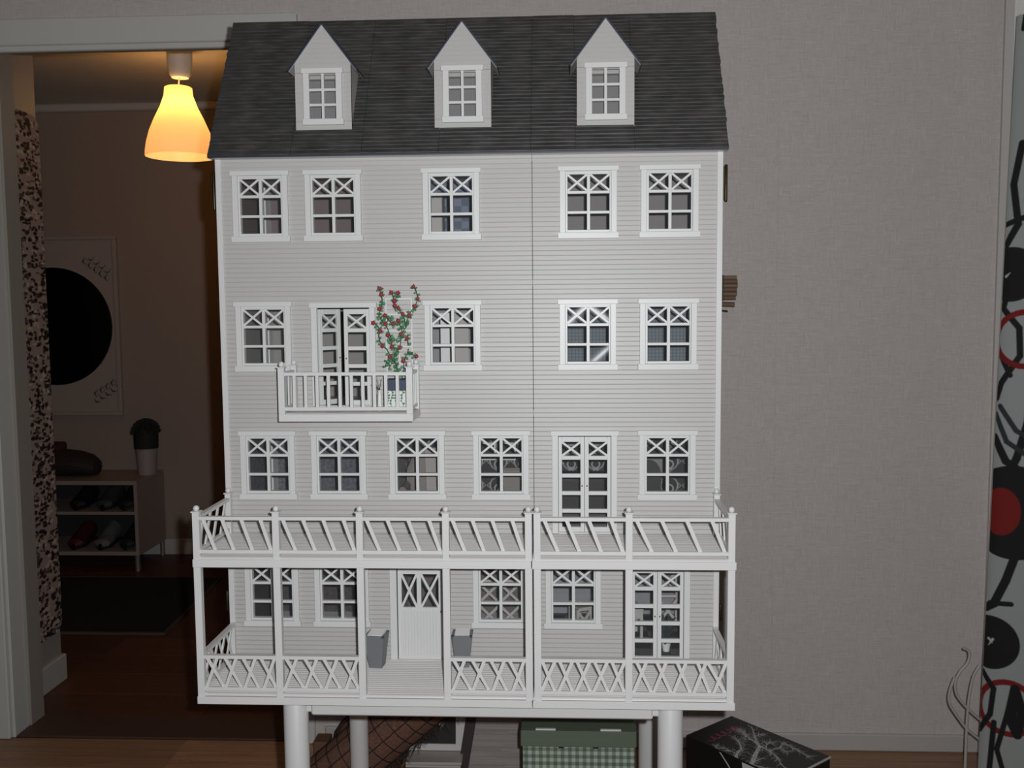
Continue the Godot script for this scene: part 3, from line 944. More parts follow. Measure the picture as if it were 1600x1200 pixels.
func interior() -> void:
	# wallpapers at the back of each room
	var chk := Image.create(64, 64, false, Image.FORMAT_RGB8)
	chk.fill(Color(0.36, 0.40, 0.47))
	for i in 4:
		for j in 4:
			if (i + j) % 2 == 0: chk.fill_rect(Rect2i(i * 16, j * 16, 16, 16), Color(0.47, 0.51, 0.57))
	var grid := Image.create(64, 64, false, Image.FORMAT_RGB8)
	grid.fill(Color(0.47, 0.51, 0.53))
	for i in 8:
		grid.fill_rect(Rect2i(i * 8, 0, 2, 64), Color(0.35, 0.39, 0.42))
		grid.fill_rect(Rect2i(0, i * 8, 64, 2), Color(0.37, 0.41, 0.44))
	var dam := Image.create(128, 128, false, Image.FORMAT_RGB8)
	dam.fill(Color(0.17, 0.16, 0.16))
	for i in 2:
		for j in 2:
			var c := Vector2(32 + 64 * i, 32 + 64 * j)
			ring(dam, c, 22, 4, Color(0.62, 0.61, 0.6))
			ring(dam, c + Vector2(0, 8), 10, 4, Color(0.62, 0.61, 0.6))
			path_stroke(dam, [c + Vector2(-30, 0), c + Vector2(0, -30), c + Vector2(30, 0), c + Vector2(0, 30), c + Vector2(-30, 0)], 3, Color(0.5, 0.49, 0.48))
	var tl := Image.create(64, 64, false, Image.FORMAT_RGB8)
	tl.fill(Color(0.40, 0.39, 0.385))
	tl.fill_rect(Rect2i(0, 0, 32, 32), Color(0.20, 0.185, 0.185)); tl.fill_rect(Rect2i(32, 32, 32, 32), Color(0.20, 0.185, 0.185))
	var mk := func(c: Color, im: Image, s: float):
		var m := mat(c, 0.7)
		if im != null: tex(im, s, m)
		return m
	M.dam = mk.call(Color(1, 1, 1), dam, 9.0)
	var mott := mat(Color(1, 1, 1), 0.8)
	mott.albedo_texture = noise_tex(Color(0.27, 0.28, 0.30), Color(0.46, 0.47, 0.49), 0.05, 3)
	mott.uv1_triplanar = true; mott.uv1_world_triplanar = true; mott.uv1_scale = V(7, 7, 7)
	var brown := mat(Color(1, 1, 1), 0.8)
	brown.albedo_texture = noise_tex(Color(0.21, 0.19, 0.18), Color(0.36, 0.335, 0.32), 0.05, 6)
	brown.uv1_triplanar = true; brown.uv1_world_triplanar = true; brown.uv1_scale = V(7, 7, 7)
	var ly := [[0.0165, 0.264], [0.277, 0.510], [0.523, 0.765], [0.778, 1.004]]
	var cols := [[0.010, 0.309], [0.315, 0.6135], [0.6195, 0.970]]
	var wps := [[brown, mk.call(Color(0.40, 0.375, 0.37), null, 1), mk.call(Color(0.55, 0.55, 0.56), null, 1)],
		[mott, M.dam, M.dam],
		[mk.call(Color(0.56, 0.55, 0.53), null, 1), mk.call(Color(0.60, 0.60, 0.60), null, 1), mk.call(Color(1, 1, 1), grid, 16.0)],
		[mk.call(Color(0.44, 0.385, 0.375), null, 1), mk.call(Color(1, 1, 1), chk, 15.0), mk.call(Color(0.52, 0.505, 0.50), null, 1)]]
	for i in 4:
		for j in 3:
			hb("wallpaper", V(cols[j][0], ly[i][0], -0.2995), V(cols[j][1], ly[i][1], -0.2965), wps[i][j], 0.0003)
	hb("checkered_floor", V(0.6196, 0.0164, -0.296), V(0.9695, 0.0178, -0.008), mk.call(Color(1, 1, 1), tl, 14.0), 0.0003)
	hb("red_dado", V(0.316, 0.100, -0.2968), V(0.613, 0.264, -0.2945), mat(Color(0.33, 0.11, 0.12), 0.7), 0.0003)
	hb("wall_panel", V(0.866, 0.330, -0.2968), V(0.906, 0.390, -0.2940), mat(Color(0.52, 0.51, 0.50), 0.7), 0.0004)
	# papered end walls, and the white inner door frames seen through the left windows
	for i in 4:
		hb("wallpaper", V(0.0098, ly[i][0], -0.2962), V(0.0112, ly[i][1], -0.009), wps[i][0], 0.0003)
		hb("wallpaper", V(0.9688, ly[i][0], -0.2962), V(0.9702, ly[i][1], -0.009), wps[i][2], 0.0003)
		if i > 0:
			hb("inner_door_frame", V(0.0110, ly[i][0], -0.2964), V(0.0165, ly[i][0] + 0.215, -0.258), M.white, 0.0006)
			hb("inner_door_frame", V(0.0110, ly[i][0], -0.2570), V(0.0135, ly[i][0] + 0.215, -0.238), M.black if i == 3 else M.liner, 0.0006)

# ---------------------------------------------------------------- things on and in the dollhouse
func dollhouse_contents() -> void:
	# two grey tapered planters on the lower porch
	for k in 2:
		var p := thing("planter", [V(0.3072, T + 0.0212, 0.047), V(0.4760, T + 0.0212, 0.040)][k],
			["small grey tapered square planter on the porch left of the front door", "small grey tapered square planter on the porch right of the front door, behind the lattice"][k], "planter", "porch planters", [-0.12, 0.03][k])
		var b := B.new()
		var q := []
		for e in [[0.0128, 0.0], [0.0195, 0.0635]]:
			for c in [[-1, -1], [1, -1], [1, 1], [-1, 1]]: q.append(V(c[0] * e[0], e[1], c[1] * e[0]))
		b.hexa(q)
		for s in [-1.0, 1.0]:
			b.cbox(V(s * 0.0175 - 0.0025, 0.062, -0.020), V(s * 0.0175 + 0.0025, 0.0655, 0.020), 0.0004)
			b.cbox(V(-0.020, 0.062, s * 0.0175 - 0.0025), V(0.020, 0.0655, s * 0.0175 + 0.0025), 0.0004)
		obj("pot", b, M.planter, p)
		obj("white_fill", B.new().hexa([V(-0.0150, 0.062, -0.0150), V(0.0150, 0.062, -0.0150), V(0.0140, 0.0705, -0.0135), V(-0.0140, 0.0705, -0.0135), V(-0.0150, 0.062, 0.0150), V(0.0150, 0.062, 0.0150), V(0.0145, 0.0662, 0.0145), V(-0.0145, 0.0662, 0.0145)]), mat(Color(0.93, 0.93, 0.92), 0.8), p)
	climbing_rose()
	# little white vase with twigs on the balcony
	var vz := thing("twig_vase", V(0.3245, T + 0.5283, 0.060), "tiny white bottle vase with dark twigs on the balcony beside the rose pot", "vase")
	obj("vase", B.new().lathe(Vector3.ZERO, [Vector2(0, 0), Vector2(0.0042, 0), Vector2(0.0046, 0.010), Vector2(0.0040, 0.030), Vector2(0.0028, 0.036), Vector2(0.0028, 0.040), Vector2(0, 0.040)], 14), M.white, vz)
	var tw := B.new()
	for e in [[-0.012, 0.060], [-0.004, 0.066], [0.005, 0.062], [-0.016, 0.050]]:
		tw.tube([V(0, 0.038, 0), V(e[0] * 0.4, 0.048, 0.001), V(e[0], e[1], 0.002)], 0.0006, 0.0003, 5)
	obj("twigs", tw, M.black, vz)
	# furniture seen through the windows
	var f: Material = M.furn
	var o: Node3D = thing("wardrobe", V(0.3880, T + 0.778, -0.225), "white doll wardrobe behind the third top-floor window", "wardrobe")
	obj("body", B.new().cbox(V(-0.036, 0, -0.025), V(0.030, 0.185, 0.022), 0.001), f, o)
	obj("door", B.new().cbox(V(-0.035, 0.006, 0.0215), V(-0.0035, 0.180, 0.0245), 0.0008), f, o)
	obj("door", B.new().cbox(V(-0.0025, 0.006, 0.0215), V(0.029, 0.180, 0.0245), 0.0008), f, o)
	o = thing("screen", V(0.446, T + 0.523, -0.16), "plain pale doll folding screen behind the window right of the rose", "screen")
	obj("panel", B.new().cbox(V(-0.030, 0, -0.002), V(0.0, 0.190, 0.002), 0.0006), M.white, o)
	obj("panel", B.new().bar(V(0.0, 0.095, 0.0), V(0.028, 0.095, -0.012), 0.19, 0.003, V(0.4, 0, 1).normalized()), f, o)
	# armchair with a draped cloth (first floor, third window)
	var ac := mat(Color(0.52, 0.495, 0.475), 0.85)
	o = thing("armchair", V(0.383, T + 0.277, -0.13), "pale doll armchair with draped cloth behind the third middle-floor window from the left", "armchair")
	obj("seat", B.new().cbox(V(-0.042, 0.012, -0.035), V(0.042, 0.050, 0.04), 0.006), ac, o)
	obj("backrest", B.new().loft([[V(-0.045, 0.07, -0.035), 0.004, 0.03], [V(-0.030, 0.085, -0.035), 0.010, 0.05], [V(0.0, 0.09, -0.036), 0.012, 0.058], [V(0.030, 0.085, -0.035), 0.010, 0.05], [V(0.045, 0.07, -0.035), 0.004, 0.03]]), ac, o)
	for s in [-1.0, 1.0]: obj("armrest", B.new().cbox(V(s * 0.044 - 0.008, 0.012, -0.035), V(s * 0.044 + 0.008, 0.074, 0.04), 0.006), ac, o)
	obj("throw", B.new().bar(V(0.012, 0.148, -0.020), V(0.018, 0.052, 0.002), 0.030, 0.004, V(0, 0.2, 1).normalized()).bar(V(0.018, 0.053, 0.0), V(0.020, 0.046, 0.044), 0.030, 0.004, V(0, 1, 0)), mat(Color(0.63, 0.605, 0.59), 0.85), o)
	for s in [[-1, -1], [1, -1], [-1, 1], [1, 1]]: obj("leg", B.new().box(V(s[0] * 0.036 - 0.003, 0, s[1] * 0.031 - 0.003), V(s[0] * 0.036 + 0.003, 0.013, s[1] * 0.031 + 0.003)), M.black, o)
	# small settee and framed lace pictures (first floor, fourth window)
	o = thing("settee", V(0.575, T + 0.277, -0.16), "beige doll settee low in the fourth middle-floor window", "settee")
	obj("seat", B.new().cbox(V(-0.036, 0.012, -0.02), V(0.032, 0.046, 0.045), 0.007), ac, o)
	obj("backrest", B.new().cbox(V(-0.036, 0.012, -0.03), V(0.032, 0.100, -0.012), 0.007), ac, o)
	obj("armrest", B.new().cbox(V(-0.040, 0.012, -0.03), V(-0.028, 0.066, 0.045), 0.006), ac, o)
	for k in 2:
		o = thing("picture_frame", V(0.500 + k * 0.046, T + 0.396, -0.2925), ["left of two white-framed lace pictures behind the fourth middle-floor window", "right of two white-framed lace pictures behind the fourth middle-floor window"][k], "picture", "framed lace pictures")
		var fr := B.new()
		for p in pieces(-0.022, 0.022, -0.02, 0.02, [[-0.019, 0.019, -0.017, 0.017]]): fr.box(V(p[0], p[2], -0.004), V(p[1], p[3], 0.003))
		obj("frame", fr, M.white, o)
		obj("print", B.new().box(V(-0.019, -0.017, -0.003), V(0.019, 0.017, 0.0005)), M.dam, o)
	# dark round-backed chair (first floor, right window)
	var dk := mat(Color(0.14, 0.12, 0.115), 0.6)
	o = thing("doll_chair", V(0.853, T + 0.277, -0.10), "dark round-backed doll chair behind the right middle-floor window", "chair")
	var back := B.new()
	var pr := []
	for i in 13:
		var a := PI * i / 12.0
		pr.append(V(cos(a) * 0.024, 0.100 + sin(a) * 0.030, 0))
	for i in 12: back.hexa([V(pr[i].x, 0.05, -0.003), V(pr[i + 1].x, 0.05, -0.003), V(pr[i + 1].x, pr[i + 1].y, -0.003), V(pr[i].x, pr[i].y, -0.003), V(pr[i].x, 0.05, 0.003), V(pr[i + 1].x, 0.05, 0.003), V(pr[i + 1].x, pr[i + 1].y, 0.003), V(pr[i].x, pr[i].y, 0.003)])
	obj("backrest", back, dk, o)
	obj("seat", B.new().cbox(V(-0.025, 0.046, -0.042), V(0.025, 0.053, 0.003), 0.002), dk, o)
	for s in [[-0.021, -0.038], [0.021, -0.038], [-0.021, -0.001], [0.021, -0.001]]: obj("leg", B.new().tube([V(s[0], 0, s[1]), V(s[0], 0.047, s[1])], 0.0025), dk, o)
	# dark chest behind the upper double door
	o = thing("sideboard", V(0.715, T + 0.277, -0.20), "dark doll sideboard behind the glass doors of the upper veranda", "sideboard")
	obj("body", B.new().cbox(V(-0.055, 0.006, -0.025), V(0.050, 0.085, 0.022), 0.001), dk, o)
	obj("drawer", B.new().cbox(V(-0.052, 0.046, 0.0215), V(0.047, 0.080, 0.0240), 0.0008), dk, o)
	obj("drawer", B.new().cbox(V(-0.052, 0.010, 0.0215), V(0.047, 0.043, 0.0240), 0.0008), dk, o)
	for s in [[-0.05, -0.02], [0.045, -0.02], [-0.05, 0.018], [0.045, 0.018]]: obj("leg", B.new().box(V(s[0] - 0.003, 0, s[1] - 0.003), V(s[0] + 0.003, 0.007, s[1] + 0.003)), dk, o)
	# lattice shelf (ground floor, left of the seam)
	lattice("lattice_shelf", V(0.557, T + 0.0165, -0.20), "pale doll shelf with crossed braces behind the ground-floor window right of the front door", 2, 3, 0.046, 0.050, 0.0)
	# crossed crates and tables of the right ground-floor room
	lattice("lattice_crate", V(0.905, T + 0.0178, -0.21), "pale doll rack with one big crossed brace high behind the right ground-floor glass door", 2, 1, 0.048, 0.066, 0.05)
	lattice("lattice_bench", V(0.735, T + 0.0178, -0.17), "pale doll bench with crossed sides behind the ground-floor window right of the seam", 1, 2, 0.034, 0.050, 0.5)
	o = thing("market_table", V(0.805, T + 0.0178, -0.15), "cluttered pale doll table behind the left ground-floor glass door", "table", "", 0.2)
	obj("tabletop", B.new().cbox(V(-0.040, 0.060, -0.025), V(0.036, 0.065, 0.025), 0.0008), f, o)
	for s in [[-0.036, -0.021], [0.032, -0.021], [-0.036, 0.021], [0.032, 0.021]]: obj("leg", B.new().box(V(s[0] - 0.003, 0, s[1] - 0.003), V(s[0] + 0.003, 0.061, s[1] + 0.003)), f, o)
	obj("apron", B.new().box(V(-0.037, 0.042, 0.020), V(0.033, 0.060, 0.0235)), f, o)
	o = thing("wall_board", V(0.690, T + 0.165, -0.290), "small white notice board behind the ground-floor window right of the seam", "board")
	obj("board", B.new().cbox(V(-0.045, -0.022, -0.0062), V(0.012, 0.022, 0.0), 0.0006), M.white, o)
	obj("pin", B.new().ball(V(0.006, -0.002, 0.001), 0.0022, 10), M.black, o)
	o = thing("green_plant", V(0.885, T + 0.0178, -0.06), "tiny green doll plant low behind the right ground-floor glass door", "plant")
	obj("pot", B.new().lathe(Vector3.ZERO, [Vector2(0, 0), Vector2(0.007, 0), Vector2(0.010, 0.018), Vector2(0, 0.018)], 12), M.white, o)
	var lb := B.new()
	var r := RandomNumberGenerator.new(); r.seed = 2
	for i in 26:
		var a := r.randf() * TAU
		var h := r.randf_range(0.022, 0.075)
		lb.tube([V(0, 0.016, 0), V(cos(a) * 0.008, h * 0.7, sin(a) * 0.008), V(cos(a) * 0.018, h, sin(a) * 0.014)], 0.0012, 0.0022, 4)
	var lv := obj("foliage", lb, mat(Color(0.17, 0.23, 0.2), 0.7), o)
	lv.set_meta("kind", "stuff")

func lattice(called: String, at: Vector3, label: String, rows: int, cols: int, w: float, h: float, turn: float) -> void:
	var o := thing(called, at, label, "rack", "", turn)
	var x0 := -cols * w * 0.5
	for i in cols + 1: obj("upright", B.new().box(V(x0 + i * w - 0.003, 0, -0.003), V(x0 + i * w + 0.003, rows * h + 0.004, 0.003)), M.furn, o)
	for j in rows + 1: obj("rail", B.new().box(V(x0, j * h, -0.0025), V(-x0, j * h + 0.006, 0.0025)), M.furn, o)
	for i in cols:
		for j in rows:
			var a := V(x0 + i * w, j * h + 0.005, 0); var b := V(x0 + (i + 1) * w, (j + 1) * h, 0)
			obj("brace", B.new().bar(a, b, 0.006, 0.004), M.furn, o)
			obj("brace", B.new().bar(V(a.x, b.y, 0), V(b.x, a.y, 0), 0.006, 0.0045), M.furn, o)
	obj("shelf_board", B.new().box(V(x0, rows * h + 0.004, -0.035), V(-x0, rows * h + 0.008, 0.004)), M.furn, o)
	obj("upright", B.new().box(V(x0 - 0.003, 0, -0.035), V(x0 + 0.003, rows * h + 0.004, -0.030)).box(V(-x0 - 0.003, 0, -0.035), V(-x0 + 0.003, rows * h + 0.004, -0.030)), M.furn, o)

func climbing_rose() -> void:
	var o := thing("climbing_rose", V(0, T, 0), "red climbing rose on a white trellis in a vine-painted pot on the balcony", "plant")
	# trellis against the wall
	var t := B.new()
	for x in [0.331, 0.381]: t.bar(V(x, 0.530, 0.0092), V(x, 0.7435, 0.0092), 0.0030, 0.0026)
	t.bar(V(0.356, 0.530, 0.0092), V(0.356, 0.68, 0.0092), 0.0030, 0.0026)
	for y in [0.742, 0.712, 0.680, 0.649, 0.615]: t.bar(V(0.3295, y, 0.0112), V(0.3825, y, 0.0112), 0.0030, 0.0022)
	obj("trellis", t, M.trim, o)
	# painted pot and its dark rim
	var im := Image.create(128, 128, false, Image.FORMAT_RGB8)
	im.fill(Color(0.84, 0.86, 0.84))
	var r := RandomNumberGenerator.new(); r.seed = 31
	for k in 4:
		var p := Vector2(16 + k * 32, 128)
		var l := [p]
		for i in 9:
			p += Vector2(r.randf_range(-9, 9), -15)
			l.append(p)
			disc(im, p + Vector2(r.randf_range(-8, 8), 0), 6, 5, Color(0.25, 0.40, 0.30))
		path_stroke(im, l, 3.0, Color(0.3, 0.42, 0.33))
	var pm := mat(Color(1, 1, 1), 0.5)
	tex(im, 22.0, pm)
	obj("pot", B.new().cbox(V(0.3355, 0.5283, 0.018), V(0.3745, 0.5665, 0.054), 0.0012), pm, o)
	obj("pot_rim", B.new().cbox(V(0.3350, 0.5665, 0.0175), V(0.3750, 0.5880, 0.0545), 0.0010), M.navy, o)
	# stems, in millimetres on the plane of the plant
	var S := [[324, 762, 327, 750, 329, 740, 327, 729, 324, 723, 322, 711, 326, 701, 334, 694, 338, 683, 343, 670, 346, 655, 350, 644, 350, 626, 356, 603, 357, 588],
		[311, 696, 319, 690, 323, 680, 320, 672, 322, 661, 327, 652, 335, 646, 340, 638, 345, 627, 354, 614, 356, 588],
		[347, 754, 352, 738, 353, 729, 360, 724, 365, 714, 371, 704, 374, 687], [360, 753, 352, 738],
		[390, 765, 395, 756, 398, 742, 392, 727, 384, 718, 380, 710, 375, 700, 374, 687, 368, 680, 364, 668, 362, 648, 352, 637, 349, 624],
		[356, 701, 363, 691, 365, 680, 363, 663], [377, 674, 376, 666, 378, 652],
		[394, 631, 387, 634, 378, 637, 372, 631, 368, 622, 368, 609, 364, 588],
		[334, 710, 340, 702, 349, 694, 356, 692], [347, 710, 340, 701, 334, 694], [338, 672, 346, 658, 357, 665],
		[342, 631, 336, 624, 331, 610], [348, 624, 343, 616, 338, 606], [378, 646, 376, 635]]
	var lf := B.new(); var lf2 := B.new()
	for s in S:
		var pts := []
		for i in s.size() / 2: pts.append(V(s[i * 2] * 0.001, s[i * 2 + 1] * 0.001, 0.034 + r.randf_range(-0.004, 0.004)))
		obj("stem", B.new().tube(pts, 0.00085, 0.00085, 6), M.stem, o)
		for i in pts.size() - 1:
			var a: Vector3 = pts[i]; var b: Vector3 = pts[i + 1]
			var n := maxi(1, int(a.distance_to(b) / 0.0058))
			for k in n:
				for sd in [-1.0, 1.0]:
					if r.randf() < 0.12: continue
					var c := a.lerp(b, (k + r.randf()) / n)
					var dir: Vector3 = ((b - a).normalized() * r.randf_range(-0.5, 0.7) + V(b.y - a.y, a.x - b.x, 0).normalized() * sd + V(0, 0, r.randf_range(-0.4, 0.8))).normalized()
					leaf(lf if r.randf() < 0.65 else lf2, c, dir, r.randf_range(0.0060, 0.0092))
	for e in [[lf, M.leaf], [lf2, M.leaf2]]:
		var q := obj("foliage", e[0], e[1], o)
		q.set_meta("kind", "stuff")
	# blooms
	var F := [[324, 762], [327, 750], [324, 723], [334, 710], [334, 694], [349, 694], [311, 696], [324, 680], [338, 672], [327, 652], [346, 650], [342, 631], [347, 754], [360, 753], [352, 738], [353, 729], [360, 724], [368, 713], [359, 700], [380, 710], [364, 674], [376, 666], [362, 648], [368, 622], [394, 631], [390, 765], [398, 742], [392, 727]]
	var bloom := B.new()
	bloom.lathe(Vector3.ZERO, [Vector2(0, -0.0026), Vector2(0.0020, -0.0020), Vector2(0.0033, 0.0), Vector2(0.0030, 0.0016), Vector2(0.0019, 0.0024), Vector2(0.0012, 0.0016), Vector2(0, 0.0020)], 10)
	for i in 5:
		var a := TAU * i / 5.0
		leaf(bloom, V(cos(a) * 0.0022, 0.0, sin(a) * 0.0022), V(cos(a), 0.5, sin(a)).normalized(), 0.0030)
	var bm := bloom.mesh()
	for i in F.size():
		var b := inst("bloom", bm, M.rose, o)
		b.position = V(F[i][0] * 0.001, F[i][1] * 0.001, 0.0375)
		b.scale = Vector3.ONE * 1.22
		b.rotation = V(r.randf_range(0.9, 1.5), r.randf() * TAU, 0)

func leaf(b: B, c: Vector3, dir: Vector3, l: float) -> void:
	var s := dir.cross(V(0.2, 0.3, 1)).normalized() * l * 0.36
	var up := s.cross(dir).normalized()
	if up.z < 0: up = -up
	var m := c + dir * l * 0.5; var e := c + dir * l
	var mid := m - up * l * 0.10
	for k in [s, -s]:
		var nn: Vector3 = (m + k + up * l * 0.06 - c).cross(e - c).normalized()
		if nn.dot(up) < 0: nn = -nn
		b.tri(c, m + k + up * l * 0.06, mid, nn, nn, nn)
		b.tri(mid, m + k + up * l * 0.06, e, nn, nn, nn)

# ---------------------------------------------------------------- table and what is under and beside it
func table_and_below() -> void:
	var t := thing("table", V(0.5205, 0, -0.15), "plain white table with round legs carrying the dollhouse", "table")
	obj("tabletop", B.new().cbox(V(-0.3160, 0.570, -0.315), V(0.3160, 0.5995, 0.315), 0.003), M.table, t)
	for e in [[-0.3485, 0.300], [0.3490, 0.300], [-0.3620, -0.300], [0.3640, -0.300]]:
		obj("leg", B.new().lathe(V(e[0], 0, e[1]), [Vector2(0, 0), Vector2(0.0225, 0), Vector2(0.0230, 0.003), Vector2(0.0230, 0.5965), Vector2(0.0215, 0.5990), Vector2(0, 0.5990)], 32), M.table, t)
	var ap := B.new()
	ap.cbox(V(-0.362, 0.572, -0.312), V(-0.312, 0.5990, -0.288), 0.002)
	ap.cbox(V(0.312, 0.572, -0.312), V(0.362, 0.5990, -0.288), 0.002)
	ap.cbox(V(-0.352, 0.572, 0.288), V(-0.312, 0.5990, 0.305), 0.002)
	ap.cbox(V(0.312, 0.572, 0.288), V(0.352, 0.5990, 0.305), 0.002)
	ap.cbox(V(-0.360, 0.572, -0.300), V(-0.340, 0.5990, 0.300), 0.002)
	ap.cbox(V(0.340, 0.572, -0.300), V(0.360, 0.5990, 0.300), 0.002)
	obj("apron", ap, M.table, t)
	# green box with gingham body
	var zg := -0.25
	var g := thing("storage_box", V(0.7085, 0, zg), "tall green-lidded storage box with green and white gingham sides under the table", "box")
	var gi := Image.create(64, 64, false, Image.FORMAT_RGB8)
	gi.fill(Color(0.66, 0.70, 0.66))
	var c1 := Color(0.47, 0.53, 0.47); var c2 := Color(0.33, 0.39, 0.33)
	for i in 4:
		gi.fill_rect(Rect2i(i * 16, 0, 8, 64), c1); gi.fill_rect(Rect2i(0, i * 16, 64, 8), c1)
	for i in 4:
		for j in 4: gi.fill_rect(Rect2i(i * 16, j * 16, 8, 8), c2)
	var gm := mat(Color(1, 1, 1), 0.6); tex(gi, 1.0 / (4 * 0.0167), gm)
	var lid := mat(Color(0.36, 0.41, 0.345), 0.5)
	obj("body", B.new().cbox(V(-0.128, 0, -0.100), V(0.128, 0.345, 0.0), 0.002), gm, g)
	obj("lid", B.new().cbox(V(-0.1325, 0.3200, -0.104), V(0.1320, 0.3580, 0.004), 0.002), lid, g)
	for x in [[-0.098, -0.052], [0.050, 0.097]]: obj("label_tab", B.new().cbox(V(x[0], 0.3578, -0.006), V(x[1], 0.3610, 0.001), 0.0006), M.white, g)
	for x in [[-0.046, -0.034], [0.033, 0.045]]: obj("lid_slot", B.new().box(V(x[0], 0.3165, -0.002), V(x[1], 0.3200, 0.0012)), M.black, g)
	# grey wood board leaning
	var gb := mat(Color(1, 1, 1), 0.7)
	gb.albedo_texture = ImageTexture.create_from_image(wood_img(44, Color(0.56, 0.53, 0.52), 0.10))
	gb.uv1_triplanar = true; gb.uv1_world_triplanar = true; gb.uv1_scale = V(1.5, 4, 4)
	var wb := thing("wood_board", V(0.515, 0, -0.69), "grey weathered wood board leaning behind the green box under the table", "board")
	for i in 3:
		var y0 := 0.002 + i * 0.086
		obj("plank", B.new().hexa([V(-0.112 + y0 * 0.17, y0, -0.008), V(0.10, y0, -0.008), V(0.10, y0 + 0.085, -0.020), V(-0.112 + (y0 + 0.085) * 0.17, y0 + 0.085, -0.020), V(-0.112 + y0 * 0.17, y0, 0.004), V(0.10, y0, 0.004), V(0.10, y0 + 0.085, -0.006), V(-0.112 + (y0 + 0.085) * 0.17, y0 + 0.085, -0.006)]), gb, wb)
	obj("edge_strip", B.new().hexa([V(-0.140, 0.0, -0.010), V(-0.113, 0.0, -0.010), V(-0.069, 0.260, -0.022), V(-0.098, 0.260, -0.022), V(-0.140, 0.0, 0.002), V(-0.113, 0.0, 0.002), V(-0.069, 0.260, -0.008), V(-0.098, 0.260, -0.008)]), mat(Color(0.22, 0.19, 0.18), 0.7), wb)
	# stack of magazines and the framed picture leaning on it
	var R := RandomNumberGenerator.new(); R.seed = 13
	var pals := [Color(0.66, 0.62, 0.59), Color(0.34, 0.18, 0.20), Color(0.26, 0.24, 0.24), Color(0.60, 0.57, 0.53), Color(0.50, 0.17, 0.28), Color(0.55, 0.40, 0.23)]
	var y := 0.0002
	for k in 9:
		var h: float = [0.011, 0.010, 0.009, 0.012, 0.008, 0.009, 0.007, 0.009, 0.008][k]
		var m := thing("magazine", V(0.318 + R.randf_range(-0.004, 0.004), y, -0.700), ["bottom magazine of the stack under the table", "second magazine from the bottom of the stack under the table", "third magazine from the bottom of the stack under the table", "fourth magazine from the bottom of the stack under the table", "middle magazine, fifth from the bottom, of the stack under the table", "fourth magazine from the top of the stack under the table", "third magazine from the top of the stack under the table", "second magazine from the top of the stack under the table", "topmost magazine of the stack under the table, below the framed picture"][k], "magazine", "magazines stacked under the table", R.randf_range(-0.04, 0.04))
		obj("pages", B.new().box(V(-0.076, 0.0009, -0.058), V(0.075, h - 0.0009, 0.058)), M.furn, m)
		obj("cover", B.new().hexa([V(-0.077, 0, -0.059), V(0.076, 0, -0.059), V(0.076, 0.0009, -0.059), V(-0.077, 0.0009, -0.059), V(-0.077, 0, 0.059), V(0.076, 0, 0.059), V(0.076, 0.0009, 0.059), V(-0.077, 0.0009, 0.059)]).box(V(-0.0775, 0, -0.059), V(-0.0760, h, 0.059)).box(V(-0.077, h - 0.0009, -0.059), V(0.076, h, 0.059)), mat(pals[(k * 5 + 2) % 6], 0.35), m)
		y += h + 0.0001
	var pf := thing("framed_picture", V(0.322, y + 0.0008, -0.712), "white-framed dark picture leaning on the magazine stack under the table", "picture")
	pf.rotation.x = -0.12
	var fr := B.new()
	for p in pieces(-0.085, 0.080, 0.0, 0.125, [[-0.062, 0.052, 0.018, 0.108]]): fr.cbox(V(p[0], p[2], -0.006), V(p[1], p[3], 0.006), 0.0008)
	obj("frame", fr, M.casing, pf)
	obj("print", B.new().box(V(-0.062, 0.018, -0.005), V(0.052, 0.108, 0.0005)), mat(Color(0.13, 0.12, 0.115), 0.5), pf)
	var ht := B.new()
	var hp := []
	for i in 25:
		var th := TAU * i / 24.0
		hp.append(V(0.010 + 0.0011 * 16 * pow(sin(th), 3) * 0.62, 0.072 + 0.00072 * (13 * cos(th) - 5 * cos(2 * th) - 2 * cos(3 * th) - cos(4 * th)), 0.0013))
	for i in 24: ht.tri(V(0.010, 0.072, 0.0013), hp[i], hp[i + 1], V(0, 0, 1), V(0, 0, 1), V(0, 0, 1))
	obj("pale_heart", ht, M.furn, pf)
	# rolled brown mat leaning, tied with dark wire, twig fringe on its lower edge
	var br := mat(Color(1, 1, 1), 0.9)
	br.albedo_texture = ImageTexture.create_from_image(weave(71, 256, Color(0.40, 0.28, 0.23), 0.35, 5000, 3, 14))
	br.uv1_triplanar = true; br.uv1_world_triplanar = true; br.uv1_scale = V(6, 6, 6)
	var wire := mat(Color(0.09, 0.075, 0.07), 0.6)
	var mt := thing("rolled_mat", V(0.0, 0, -0.555), "rolled brown coir mat bound with dark wire leaning diagonally under the table", "mat")
	var rr := 0.074
	var a := V(0.055, 0.0775, 0.0); var b := V(0.430, 0.405, 0.0)
	var d := (b - a).normalized()
	obj("roll", B.new().tube([a, a.lerp(b, 0.25), a.lerp(b, 0.5), a.lerp(b, 0.75), b], rr, rr, 28), br, mt)
	var s1 := d.cross(V(0, 0, 1)).normalized(); var s2 := s1.cross(d).normalized()
	for k in 13:
		var loop := []
		for q in 25: loop.append(a.lerp(b, 0.04 + k * 0.077) + (s1 * cos(TAU * q / 24.0) + s2 * sin(TAU * q / 24.0)) * (rr + 0.001))
		obj("wire_loop", B.new().tube(loop, 0.0014, 0.0014, 5), wire, mt)
	for k in 9:
		var an := TAU * k / 12.0
		var off := (s1 * cos(an) + s2 * sin(an)) * (rr + 0.001)
		obj("wire_line", B.new().tube([a + off, b + off], 0.0014, 0.0014, 5), wire, mt)
	var tw := B.new()
